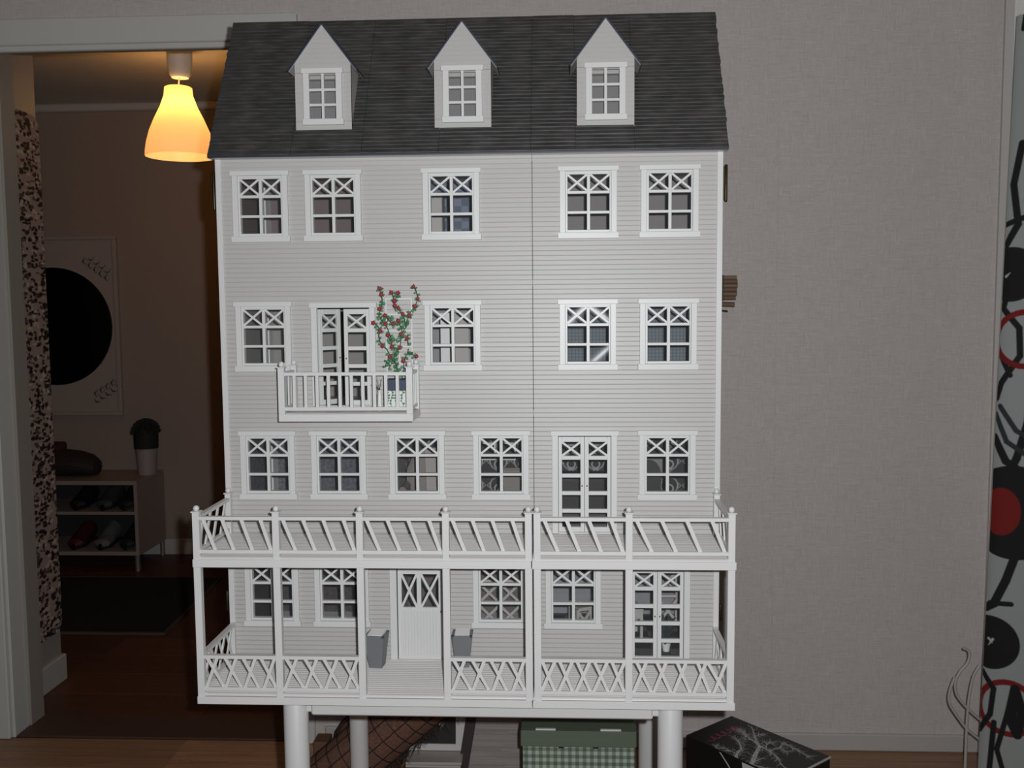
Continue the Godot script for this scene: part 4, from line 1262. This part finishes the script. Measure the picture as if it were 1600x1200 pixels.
	for k in 230:
		var p := a.lerp(b, R.randf_range(0.05, 0.98)) + s1 * R.randf_range(rr - 0.003, rr + 0.006) + absf(s2.z) * V(0, 0, R.randf_range(0.0, 0.03))
		if p.y < 0.02: continue
		var e := p + (s1 * R.randf_range(-0.2, 0.7) + d * R.randf_range(-1, 1) + V(0, 0, R.randf_range(0.1, 0.7))).normalized() * R.randf_range(0.015, 0.036)
		tw.tube([p, (p + e) * 0.5 + V(0, 0.002, 0), e], 0.0011, 0.0004, 4)
	var fringe := obj("twig_fringe", tw, mat(Color(0.22, 0.18, 0.16), 0.8), mt)
	fringe.set_meta("kind", "stuff")
	# round rattan basket behind it
	var bk := thing("rattan_basket", V(0.115, 0, -0.785), "round brown rattan basket behind the left back table leg", "basket")
	obj("dome", B.new().lathe(Vector3.ZERO, [Vector2(0.0, 0), Vector2(0.09, 0), Vector2(0.107, 0.03), Vector2(0.108, 0.06), Vector2(0.098, 0.10), Vector2(0.075, 0.135), Vector2(0.040, 0.157), Vector2(0.0, 0.163)], 32), br, bk)
	for k in 16:
		var an := TAU * k / 16.0
		var l := []
		for e in [[0.108, 0.03], [0.1092, 0.06], [0.0992, 0.101], [0.076, 0.1365], [0.0405, 0.1585], [0.004, 0.1645]]: l.append(V(cos(an) * e[0], e[1], sin(an) * e[0]))
		obj("rib", B.new().tube(l, 0.0016, 0.0016, 5), wire, bk)
	# low brown box far left under the table
	tag(obj("cardboard_box", B.new().cbox(V(-0.055, 0, -0.86), V(-0.012, 0.060, -0.80), 0.002), mat(Color(0.42, 0.30, 0.22), 0.8)), "low plain brown cardboard box against the doorway casing behind the table", "box")
	# black box with a printed white tree
	var bb := thing("tree_box", V(1.0950, 0, -0.4750), "black box with a white leafless tree and pink script on top, right of the table", "box")
	var eu := V(0.6613, 0, 0.7501); var ev := V(-0.7501, 0, 0.6613)
	var blk := mat(Color(0.062, 0.06, 0.06), 0.45)
	var bx := B.new()
	bx.xf = Transform3D(Basis(eu, Vector3.UP, ev), Vector3.ZERO)
	bx.cbox(V(0, 0, 0), V(0.2805, 0.2985, 0.1711), 0.002)
	obj("carton", bx, blk, bb)
	var im := Image.create(562, 344, false, Image.FORMAT_RGB8)
	im.fill(Color(0.07, 0.068, 0.068))
	var wc := Color(0.72, 0.72, 0.72)
	var BR := [[202, 231, 12, 176, 199, 10], [179, 203, 5, 146, 168, 4, 134, 147, 2.7, 129, 127, 1.9, 105, 104, 1.2, 75, 89, 0.6], [184, 196, 6, 191, 171, 5.5, 170, 130, 5.5, 149, 85, 4, 114, 55, 2.3, 72, 12, 0.8],
		[147, 83, 2.7, 122, 72, 1.9, 97, 66, 1.4, 76, 54, 1, 60, 55, 0.6], [145, 80, 2.7, 177, 86, 1.9, 182, 53, 1.8, 174, 27, 1.6, 200, 30, 1.4, 225, 35, 1, 249, 40, 0.8],
		[177, 86, 1.6, 200, 92, 1, 234, 118, 1, 258, 134, 0.6], [187, 185, 2.7, 189, 123, 0.8], [191, 245, 1.2, 140, 209, 1.2, 100, 181, 1.2, 80, 161, 0.8], [135, 155, 1.4, 113, 156, 1, 97, 158, 0.6],
		[153, 177, 1.4, 128, 181, 0.8, 104, 185, 0.8], [107, 45, 1.2, 118, 22, 0.6], [164, 80, 1.2, 146, 52, 1, 153, 43, 0.6], [191, 171, 1.8, 215, 167, 1.2, 251, 146, 0.8], [106, 84, 0.8, 81, 49, 0.8, 64, 46, 0.4], [182, 53, 0.8, 207, 57, 0.6]]
	var K := 2.0
	for e in BR:
		for k in e.size() / 3 - 1:
			var p := Vector2(e[k * 3], e[k * 3 + 1]) * K; var q := Vector2(e[k * 3 + 3], e[k * 3 + 4]) * K
			stroke(im, p, q, e[k * 3 + 2] * K * 1.9, e[k * 3 + 5] * K * 1.9, wc)
			for n in 11:
				var f := R.randf()
				var s := p.lerp(q, f)
				var ang := (q - p).angle() + R.randf_range(-1.1, 1.1)
				var l := R.randf_range(10, 34)
				var s3 := s + Vector2.from_angle(ang) * l
				stroke(im, s, s3, 4.2, 2.4, wc.darkened(R.randf_range(0.0, 0.35)))
				stroke(im, s3, s3 + Vector2.from_angle(ang + R.randf_range(-0.8, 0.8)) * l * 0.9, 2.4, 1.4, wc.darkened(R.randf_range(0.1, 0.45)))
				stroke(im, s.lerp(s3, 0.6), s.lerp(s3, 0.6) + Vector2.from_angle(ang + R.randf_range(-1.2, 1.2)) * l * 0.8, 2.4, 1.4, wc.darkened(R.randf_range(0.1, 0.45)))
	# pink looped script along the short edge (illegible in the photograph)
	var sc := []
	for k in 61:
		var f := k / 60.0
		sc.append(Vector2(52 * K + sin(f * 34.0) * 9 * K - f * 4 * K, (148 - f * 112) * K + cos(f * 34.0) * 6 * K))
	path_stroke(im, sc, 8.0, Color(0.52, 0.15, 0.30))
	var tm := mat(Color(1, 1, 1), 0.4)
	tm.albedo_texture = ImageTexture.create_from_image(im)
	var top := B.new()
	var P := func(u: float, w: float, h: float): return eu * u + ev * w + V(0, h, 0)
	top.quad(P.call(0.0012, 0.0012, 0.2996), P.call(0.2793, 0.0012, 0.2996), P.call(0.2793, 0.1699, 0.2996), P.call(0.0012, 0.1699, 0.2996), Vector3.UP, Vector2(0, 0), Vector2(1, 0), Vector2(1, 1), Vector2(0, 1))
	for e in [[0.0012, 0.0012, 0.2793, 0.0012], [0.2793, 0.0012, 0.2793, 0.1699], [0.2793, 0.1699, 0.0012, 0.1699], [0.0012, 0.1699, 0.0012, 0.0012]]:
		var md: Vector3 = (P.call(e[0], e[1], 0.0) + P.call(e[2], e[3], 0.0)) * 0.5 - P.call(0.14, 0.0855, 0.0)
		top.quad(P.call(e[0], e[1], 0.298), P.call(e[2], e[3], 0.298), P.call(e[2], e[3], 0.2996), P.call(e[0], e[1], 0.2996), md, Vector2(0, 0), Vector2(0.01, 0), Vector2(0.01, 0.01), Vector2(0, 0.01))
	obj("printed_top", top, tm, bb)
	# the trunk runs over the edge and down the left side of the carton
	var im2 := Image.create(562, 400, false, Image.FORMAT_RGB8)
	im2.fill(Color(0.07, 0.068, 0.068))
	stroke(im2, Vector2(378, -10), Vector2(384, 60), 92, 84, wc); stroke(im2, Vector2(384, 60), Vector2(380, 300), 84, 110, wc); stroke(im2, Vector2(380, 300), Vector2(376, 420), 110, 220, wc)
	path_stroke(im2, [Vector2(205, 0), Vector2(250, 40), Vector2(300, 95), Vector2(335, 160)], 7, wc)
	path_stroke(im2, [Vector2(440, 0), Vector2(405, 50)], 14, wc)
	var sm2 := mat(Color(1, 1, 1), 0.45)
	sm2.albedo_texture = ImageTexture.create_from_image(im2)
	var sd := B.new()
	sd.quad(P.call(0.003, 0.1709, 0.296), P.call(0.2775, 0.1709, 0.296), P.call(0.2775, 0.1709, 0.10), P.call(0.003, 0.1709, 0.10), ev, Vector2(0, 0), Vector2(1, 0), Vector2(1, 1), Vector2(0, 1))
	sd.quad(P.call(0.003, 0.1715, 0.296), P.call(0.2775, 0.1715, 0.296), P.call(0.2775, 0.1715, 0.10), P.call(0.003, 0.1715, 0.10), ev, Vector2(0, 0), Vector2(1, 0), Vector2(1, 1), Vector2(0, 1))
	obj("printed_side", sd, sm2, bb)
	var eb := B.new()
	eb.bar(P.call(0.2800, 0.0, 0.2975), P.call(0.2800, 0.171, 0.2975), 0.004, 0.004, Vector3.UP)
	obj("pale_edge", eb, M.furn, bb)
	# rolled bamboo beside the house, on the back wall
	var bs := thing("bamboo_roll", V(1.10, 1.365, -0.9085), "rolled brown bamboo sticks on the wall just right of the dollhouse", "bamboo")
	var bam := [mat(Color(0.52, 0.42, 0.34), 0.6), mat(Color(0.45, 0.36, 0.29), 0.6)]
	for k in 6:
		obj("stick", B.new().tube([V(-0.05, 0.036 - k * 0.0115, 0.0 + (k % 2) * 0.004), V(0.074 + (k % 3) * 0.0015 - (0.006 if k == 5 else 0.0), 0.036 - k * 0.0115, 0.001 + (k % 2) * 0.004)], 0.0065, 0.0065, 10), bam[k % 2], bs)
	obj("stick", B.new().tube([V(-0.05, -0.036, 0.004), V(0.068, -0.041, 0.004)], 0.0075, 0.0075, 10), bam[1], bs)
	obj("stick", B.new().tube([V(-0.05, -0.048, 0.0), V(0.050, -0.060, 0.0)], 0.0028, 0.0028, 8), M.black, bs)
	obj("tie", B.new().box(V(0.033, -0.030, 0.0), V(0.036, 0.043, 0.0115)), M.black, bs)

# ---------------------------------------------------------------- hall
func hall_things() -> void:
	# pendant lamp
	var lx := -0.900; var lz := -2.1
	var p := thing("pendant_lamp", V(lx, 2.39, lz), "lit bell-shaped glass pendant lamp hanging in the hall", "lamp")
	obj("canopy", B.new().lathe(V(0.010, 0, 0), [Vector2(0, -0.118), Vector2(0.034, -0.118), Vector2(0.043, -0.105), Vector2(0.050, -0.06), Vector2(0.052, 0.0)], 28), M.white, p)
	obj("cord", B.new().tube([V(0.006, -0.117, 0), V(0.0, -0.16, 0)], 0.0035), M.white, p)
	var shade := mat(Color(0.97, 0.90, 0.76), 0.35)
	shade.emission_enabled = true
	shade.emission = Color(1.0, 0.84, 0.60)
	shade.emission_energy_multiplier = 0.42
	shade.backlight_enabled = true
	shade.backlight = Color(0.95, 0.84, 0.60)
	var outer := [Vector2(0.050, -0.155), Vector2(0.055, -0.158), Vector2(0.058, -0.190), Vector2(0.074, -0.235), Vector2(0.098, -0.283), Vector2(0.120, -0.335), Vector2(0.134, -0.385), Vector2(0.140, -0.425), Vector2(0.140, -0.438)]
	var prof := []
	for q in outer: prof.append(q)
	for k in range(outer.size() - 1, -1, -1): prof.append(outer[k] - Vector2(0.004, 0))
	prof.reverse()
	obj("lamp_shade", B.new().lathe(Vector3.ZERO, prof, 40), shade, p)
	var glow := mat(Color(1, 0.9, 0.7), 0.4)
	glow.emission_enabled = true
	glow.emission = Color(1.0, 0.72, 0.38)
	glow.emission_energy_multiplier = 2.0
	obj("bulb", B.new().ball(V(0, -0.245, 0), 0.028, 16).lathe(V(0, -0.22, 0), [Vector2(0.014, 0), Vector2(0.014, 0.06)], 14), glow, p)
	var li := OmniLight3D.new()
	li.name = "pendant_light"
	p.add_child(li)
	li.position = V(0, -0.245, 0)
	li.light_color = Color(1.0, 0.80, 0.52)
	li.light_energy = 0.022
	li.light_size = 0.028
	li.omni_range = 12.0
	li.omni_attenuation = 2.0
	li.shadow_enabled = true
	# low bench cabinet
	var cab := mat(Color(0.60, 0.54, 0.51), 0.45)
	var dark := mat(Color(0.18, 0.16, 0.16), 0.7)
	var w := thing("shoe_bench", V(-1.455, 0, -2.78), "low pale open shoe bench on steel legs against the hall wall", "bench")
	var x0 := -0.72
	obj("top_board", B.new().cbox(V(x0, 0.440, -0.335), V(0, 0.462, 0), 0.002), cab, w)
	obj("side_panel", B.new().cbox(V(-0.018, 0.080, -0.335), V(0, 0.440, 0), 0.002), cab, w)
	obj("side_panel", B.new().cbox(V(x0, 0.080, -0.335), V(x0 + 0.018, 0.440, 0), 0.002), cab, w)
	obj("bottom_board", B.new().cbox(V(x0 + 0.018, 0.080, -0.335), V(-0.018, 0.100, 0), 0.002), cab, w)
	obj("shelf", B.new().cbox(V(x0 + 0.018, 0.288, -0.330), V(-0.018, 0.304, -0.002), 0.002), cab, w)
	obj("back_panel", B.new().cbox(V(x0 + 0.018, 0.100, -0.335), V(-0.018, 0.440, -0.326), 0.001), dark, w)
	var steel := mat(Color(0.6, 0.58, 0.56), 0.35, {"metallic": 0.6})
	for e in [[-0.016, -0.015], [-0.016, -0.320], [x0 + 0.016, -0.015], [x0 + 0.016, -0.320]]:
		obj("leg", B.new().lathe(V(e[0], 0, e[1]), [Vector2(0, 0), Vector2(0.013, 0), Vector2(0.013, 0.080), Vector2(0, 0.080)], 16), steel, w)
	# shoes on the shelves
	var cols := [mat(Color(0.13, 0.12, 0.125), 0.6), mat(Color(0.42, 0.41, 0.42), 0.7), mat(Color(0.30, 0.11, 0.10), 0.6), mat(Color(0.10, 0.09, 0.09), 0.6), mat(Color(0.25, 0.24, 0.25), 0.7)]
	var sh := [[-1.80, 0.304, 3, "black low shoe on the upper shelf of the shoe bench, left"], [-1.66, 0.304, 4, "dark grey low shoe in the middle of the upper bench shelf"], [-1.55, 0.304, 0, "black low shoe at the right end of the upper bench shelf"],
		[-1.82, 0.100, 2, "dark red shoe at the left of the lower bench shelf"], [-1.68, 0.100, 1, "light grey shoe in the middle of the lower bench shelf"], [-1.55, 0.100, 0, "black shoe at the right end of the lower bench shelf"]]
	for s in sh:
		var o := thing("shoe", V(s[0], s[1], -2.93), s[3], "shoe", "shoes in the hall bench", -PI / 2 + 0.1)
		obj("upper", B.new().loft([[V(-0.125, 0.045, 0), 0.004, 0.02], [V(-0.115, 0.055, 0), 0.034, 0.045], [V(-0.07, 0.06, 0), 0.038, 0.052], [V(-0.01, 0.05, 0), 0.038, 0.042], [V(0.05, 0.036, 0), 0.044, 0.028], [V(0.10, 0.030, 0), 0.040, 0.022], [V(0.125, 0.024, 0), 0.010, 0.010]]), cols[s[2]], o)
		obj("sole", B.new().loft([[V(-0.126, 0.009, 0), 0.005, 0.009], [V(-0.11, 0.009, 0), 0.036, 0.009], [V(0.0, 0.009, 0), 0.038, 0.009], [V(0.07, 0.009, 0), 0.046, 0.009], [V(0.127, 0.009, 0), 0.010, 0.009]]), cols[0] if s[2] != 0 else cols[4], o)
	# soft dark bag on the bench
	var bm := mat(Color(0.17, 0.125, 0.115), 0.7)
	var bag := thing("handbag", V(-1.88, 0.462, -2.93), "slouched dark brown bag lying on the shoe bench", "bag")
	obj("body", B.new().loft([[V(-0.19, 0.05, 0), 0.01, 0.02], [V(-0.17, 0.07, 0), 0.07, 0.068], [V(-0.06, 0.072, 0), 0.09, 0.072], [V(0.06, 0.066, 0), 0.09, 0.066], [V(0.12, 0.058, 0), 0.08, 0.056], [V(0.155, 0.048, 0), 0.05, 0.040], [V(0.165, 0.045, 0), 0.006, 0.010]], 20), bm, bag)
	obj("collar", B.new().loft([[V(-0.10, 0.145, 0), 0.006, 0.02], [V(-0.09, 0.145, 0), 0.035, 0.034], [V(-0.02, 0.150, 0), 0.035, 0.030], [V(-0.01, 0.148, 0), 0.006, 0.02]]), mat(Color(0.26, 0.10, 0.09), 0.7), bag)
	# plant in a two-tone pot
	var pp := thing("potted_plant", V(-1.487, 0.462, -2.985), "dark tufted plant in a dark basket on a pale pot at the bench end", "plant")
	obj("pot", B.new().lathe(Vector3.ZERO, [Vector2(0, 0), Vector2(0.046, 0), Vector2(0.056, 0.137), Vector2(0.0, 0.137)], 28), mat(Color(0.62, 0.57, 0.56), 0.5), pp)
	obj("basket", B.new().lathe(Vector3.ZERO, [Vector2(0, 0.137), Vector2(0.060, 0.137), Vector2(0.062, 0.215), Vector2(0.054, 0.219), Vector2(0, 0.215)], 28), mat(Color(0.13, 0.12, 0.11), 0.8), pp)
	var R := RandomNumberGenerator.new(); R.seed = 55
	var tf := B.new()
	tf.ball(V(0, 0.215, 0), 0.062, 18, 1.05)
	for k in 420:
		var a := R.randf() * TAU; var e := R.randf_range(0.0, PI / 2)
		var d := V(cos(a) * cos(e), sin(e), sin(a) * cos(e))
		leaf(tf, V(0, 0.215, 0) + d * 0.058, (d + V(R.randf_range(-0.5, 0.5), R.randf_range(-0.2, 0.5), R.randf_range(-0.5, 0.5))).normalized(), 0.022)
	obj("foliage", tf, mat(Color(0.12, 0.12, 0.09), 0.8), pp).set_meta("kind", "stuff")
	# framed round mirror on the hall wall
	var mr := thing("wall_mirror", V(-2.01, 1.2325, -3.12), "pale framed square wall mirror with a dark round glass and leaf prints", "mirror")
	var pale := mat(Color(0.64, 0.585, 0.555), 0.6)
	obj("panel", B.new().cbox(V(-0.335, -0.46, 0.001), V(0.335, 0.46, 0.016), 0.002), pale, mr)
	var fr := B.new()
	for q in pieces(-0.352, 0.352, -0.475, 0.475, [[-0.330, 0.330, -0.455, 0.455]]): fr.cbox(V(q[0], q[2], 0.0005), V(q[1], q[3], 0.030), 0.003)
	obj("frame", fr, pale, mr)
	var gl := B.new()
	gl.xf = Transform3D(Basis(Vector3.RIGHT, PI / 2), V(0, 0, 0.016))
	gl.lathe(Vector3.ZERO, [Vector2(0.312, 0), Vector2(0.312, 0.003), Vector2(0.305, 0.005), Vector2(0, 0.005)], 56)
	obj("glass", gl, mat(Color(0.03, 0.026, 0.028), 0.25), mr)
	var pr := mat(Color(0.26, 0.235, 0.20), 0.7)
	for c in [[0.235, 0.32, -0.65], [0.255, -0.35, 0.55]]:
		for k in 9:
			var f := (k - 4) * 0.018
			var cp := V(c[0] + f * cos(c[2]), c[1] + f * sin(c[2]), 0.0168)
			var lb := B.new()
			leaf(lb, cp, V(cos(c[2] + (0.9 if k % 2 else -0.9)), sin(c[2] + (0.9 if k % 2 else -0.9)), 0.0), 0.042)
			obj("leaf_print", lb, pr, mr)
	# rug
	var rg := thing("rug", V(-1.0, 0.0, -2.25), "black rug with a thin pale border on the dark hall floor", "rug")
	var xr0 := -1.4; var rb := mat(Color(0.045, 0.042, 0.042), 0.95)
	obj("pile", B.new().hexa([V(xr0, 0.0005, -0.40), V(0.004, 0.0005, -0.40), V(0.053, 0.0005, 0.385), V(xr0, 0.0005, 0.385), V(xr0, 0.008, -0.398), V(0.002, 0.008, -0.398), V(0.050, 0.008, 0.383), V(xr0, 0.008, 0.383)]), rb, rg)
	var bo := B.new()
	bo.hexa([V(0.002, 0.0005, -0.405), V(0.012, 0.0005, -0.405), V(0.062, 0.0005, 0.395), V(0.050, 0.0005, 0.395), V(0.002, 0.009, -0.405), V(0.012, 0.009, -0.405), V(0.062, 0.009, 0.395), V(0.050, 0.009, 0.395)])
	bo.box(V(xr0, 0.0005, 0.383), V(0.055, 0.009, 0.397))
	bo.box(V(xr0, 0.0005, -0.408), V(0.010, 0.009, -0.396))
	obj("border", bo, mat(Color(0.30, 0.26, 0.23), 0.9), rg)
	var st := mat(Color(0.10, 0.095, 0.095), 0.95)
	for k in 12:
		var x := -0.30 + (k % 4) * 0.09 + R.randf_range(-0.02, 0.02); var z := -0.15 + (k / 4) * 0.2
		obj("woven_stroke", B.new().cbox(V(x, 0.0075, z), V(x + 0.010, 0.0086, z + 0.07), 0.0004), st, rg)

# ---------------------------------------------------------------- right side
func right_side() -> void:
	# printed curtain in the window recess, hanging in deep folds
	var W := 512; var H := 1024
	var im := Image.create(W, H, false, Image.FORMAT_RGB8)
	im.fill(Color(0.60, 0.62, 0.615))
	var bk := Color(0.055, 0.055, 0.06); var rd := Color(0.46, 0.06, 0.055); var dg := Color(0.16, 0.18, 0.19)
	# cloth coordinates: s = metres along the cloth from its free edge, h = height
	var Q := func(s: float, h: float): return Vector2(s * 512.0, (1.95 - h) * 512.0)
	var line := func(a: Array, w: float, c: Color):
		var l := []
		for e in a: l.append(Q.call(e[0], e[1]))
		path_stroke(im, l, w * 512.0, c)
	line.call([[0.03, 1.72], [0.015, 1.62], [0.03, 1.52], [0.0, 1.46]], 0.016, bk)
	line.call([[0.0, 1.52], [0.08, 1.55]], 0.013, bk)
	line.call([[0.02, 1.37], [0.005, 1.31], [0.045, 1.26], [0.05, 1.19], [0.01, 1.12], [0.0, 1.08]], 0.014, bk)
	line.call([[0.0, 1.20], [0.03, 1.14]], 0.012, bk)
	line.call([[0.085, 1.20], [0.075, 1.02], [0.055, 0.93], [0.02, 0.84]], 0.018, bk)
	line.call([[0.0, 1.04], [0.03, 0.97], [0.09, 0.93], [0.12, 0.95]], 0.012, dg)
	line.call([[0.01, 1.06], [0.05, 1.0], [0.10, 0.97]], 0.012, dg)
	line.call([[0.0, 0.98], [0.03, 0.92], [0.06, 0.90]], 0.018, bk)
	line.call([[0.07, 0.70], [0.045, 0.61], [0.02, 0.545], [0.0, 0.53]], 0.020, bk)
	line.call([[0.01, 0.545], [0.06, 0.55]], 0.012, bk)
	disc(im, Q.call(0.02, 1.395), 34, 35, bk)
	disc(im, Q.call(0.055, 0.788), 62, 62, bk)
	disc(im, Q.call(0.025, 0.788), 24, 32, rd)
	disc(im, Q.call(0.015, 0.441), 36, 36, bk)
	stroke(im, Q.call(0.012, 0.45), Q.call(0.022, 0.44), 4, 1, Color(0.7, 0.7, 0.7)); stroke(im, Q.call(0.022, 0.45), Q.call(0.012, 0.432), 4, 1, Color(0.7, 0.7, 0.7))
	stroke(im, Q.call(0.008, 1.39), Q.call(0.018, 1.40), 4, 1, Color(0.7, 0.7, 0.7))
	ring(im, Q.call(0.06, 1.232), 35, 7, rd)
	ring(im, Q.call(0.065, 0.275), 35, 7, rd)
	line.call([[0.0, 0.36], [0.03, 0.32], [0.025, 0.25], [0.0, 0.20]], 0.013, bk)
	line.call([[0.035, 0.23], [0.03, 0.10], [0.02, 0.0]], 0.013, bk)
	line.call([[0.075, 0.33], [0.065, 0.26], [0.045, 0.16], [0.07, 0.08]], 0.012, bk)
	line.call([[0.08, 0.33], [0.10, 0.27], [0.09, 0.21], [0.075, 0.24], [0.08, 0.33]], 0.022, bk)
	line.call([[0.115, 0.62], [0.10, 0.52], [0.12, 0.44], [0.15, 0.38]], 0.014, bk)
	# the same motifs again further along, out of frame to the right
	for k in 5:
		disc(im, Q.call(0.30 + 0.12 * (k % 2), 0.30 + k * 0.33), 50, 50, bk)
		ring(im, Q.call(0.42 - 0.1 * (k % 2), 0.45 + k * 0.31), 34, 7, rd)
		line.call([[0.25 + 0.05 * k, 0.1], [0.3, 0.6 + 0.1 * k], [0.26 + 0.04 * k, 1.8]], 0.013, bk)
	var cm := mat(Color(1, 1, 1), 0.85)
	cm.albedo_texture = ImageTexture.create_from_image(im)
	cm.backlight_enabled = true
	cm.backlight = Color(0.15, 0.15, 0.15)
	var c := B.new()
	# plan of the hem: free edge first (x, z), cloth length accumulated
	var plan := []
	for i in 49:
		var f := i / 48.0
		plan.append(Vector2(1.775 + 0.135 * (0.5 - 0.5 * cos(f * TAU * 2.0)) * (1.0 if f < 0.26 else 0.75) + 0.045 * f, -0.64 + 0.62 * f - 0.02 * sin(f * TAU * 2.0)))
	var sacc := [0.0]
	for i in 48: sacc.append(sacc[i] + plan[i].distance_to(plan[i + 1]))
	var ny := 24
	for j in ny:
		var h0 := 0.035 + 2.0 * j / ny; var h1 := 0.035 + 2.0 * (j + 1) / ny
		for i in 48:
			var P := []; var N := []; var U := []
			for e in [[i, h0], [i + 1, h0], [i + 1, h1], [i, h1]]:
				var k: int = e[0]
				var p: Vector2 = plan[k]
				var t: Vector2 = (plan[mini(k + 1, 48)] - plan[maxi(k - 1, 0)]).normalized()
				var dx: float = 0.030 * (e[1] - 0.1) / 1.7
				P.append(V(p.x + dx, e[1], p.y)); N.append(V(-t.y, 0, t.x)); U.append(Vector2(sacc[k], (1.95 - e[1]) / 2.0))
			for sd in [1.0, -1.0]:
				var o: Vector3 = V(0.0008, 0, 0) * sd
				c.tri(P[0] + N[0] * 0.0008 * sd, P[1] + N[1] * 0.0008 * sd, P[2] + N[2] * 0.0008 * sd, N[0] * sd, N[1] * sd, N[2] * sd, U[0], U[1], U[2])
				c.tri(P[0] + N[0] * 0.0008 * sd, P[2] + N[2] * 0.0008 * sd, P[3] + N[3] * 0.0008 * sd, N[0] * sd, N[2] * sd, N[3] * sd, U[0], U[2], U[3])
	var cu := thing("curtain", Vector3.ZERO, "white curtain printed with black discs, dark stems and red rings at right window", "curtain")
	obj("cloth", c, cm, cu)
	obj("curtain_rail", B.new().cbox(V(1.84, 2.035, -0.66), V(1.95, 2.06, 0.05), 0.003), M.casing, cu)
	# white wrought wire stand in the corner
	var z := -0.70
	var wm := mat(Color(0.70, 0.69, 0.67), 0.4)
	var ws := thing("wire_stand", V(1.767, 0, z), "white bent wire scroll stand on the floor in the right corner", "stand")
	var cr := func(a: Array):
		var cv := Curve3D.new()
		var l := []
		for i in a.size():
			var p := V(a[i][0] - 1.767, a[i][1], 0)
			var t := Vector3.ZERO
			if i > 0 and i < a.size() - 1: t = V(a[i + 1][0] - a[i - 1][0], a[i + 1][1] - a[i - 1][1], 0) / 6.0
			cv.add_point(p, -t, t)
		var n := 36
		for i in n + 1: l.append(cv.sample_baked(cv.get_baked_length() * i / n, true))
		return l
	obj("pole", B.new().tube(cr.call([[1.768, 0.0], [1.7672, 0.06], [1.769, 0.224], [1.7798, 0.3135], [1.7988, 0.3528]]), 0.0042, 0.0034, 8), wm, ws)
	obj("scroll", B.new().tube(cr.call([[1.7519, 0.3966], [1.7630, 0.3930], [1.7692, 0.3809], [1.7649, 0.3578], [1.7454, 0.3309], [1.7344, 0.3041], [1.7388, 0.2684], [1.7653, 0.233], [1.8037, 0.1978]]), 0.0038, 0.0038, 8), wm, ws)
	obj("scroll", B.new().tube(cr.call([[1.7323, 0.3165], [1.7199, 0.2771], [1.721, 0.2414], [1.7494, 0.197], [1.7706, 0.1704], [1.802, 0.1439]]), 0.0038, 0.0038, 8), wm, ws)
	obj("foot", B.new().tube([V(-0.035, 0.004, 0.05), V(0.0, 0.010, 0.0), V(0.035, 0.004, 0.05)], 0.0038, 0.0038, 8).tube([V(0.0, 0.010, 0.0), V(0.0, 0.004, -0.06)], 0.0038, 0.0038, 8), wm, ws)
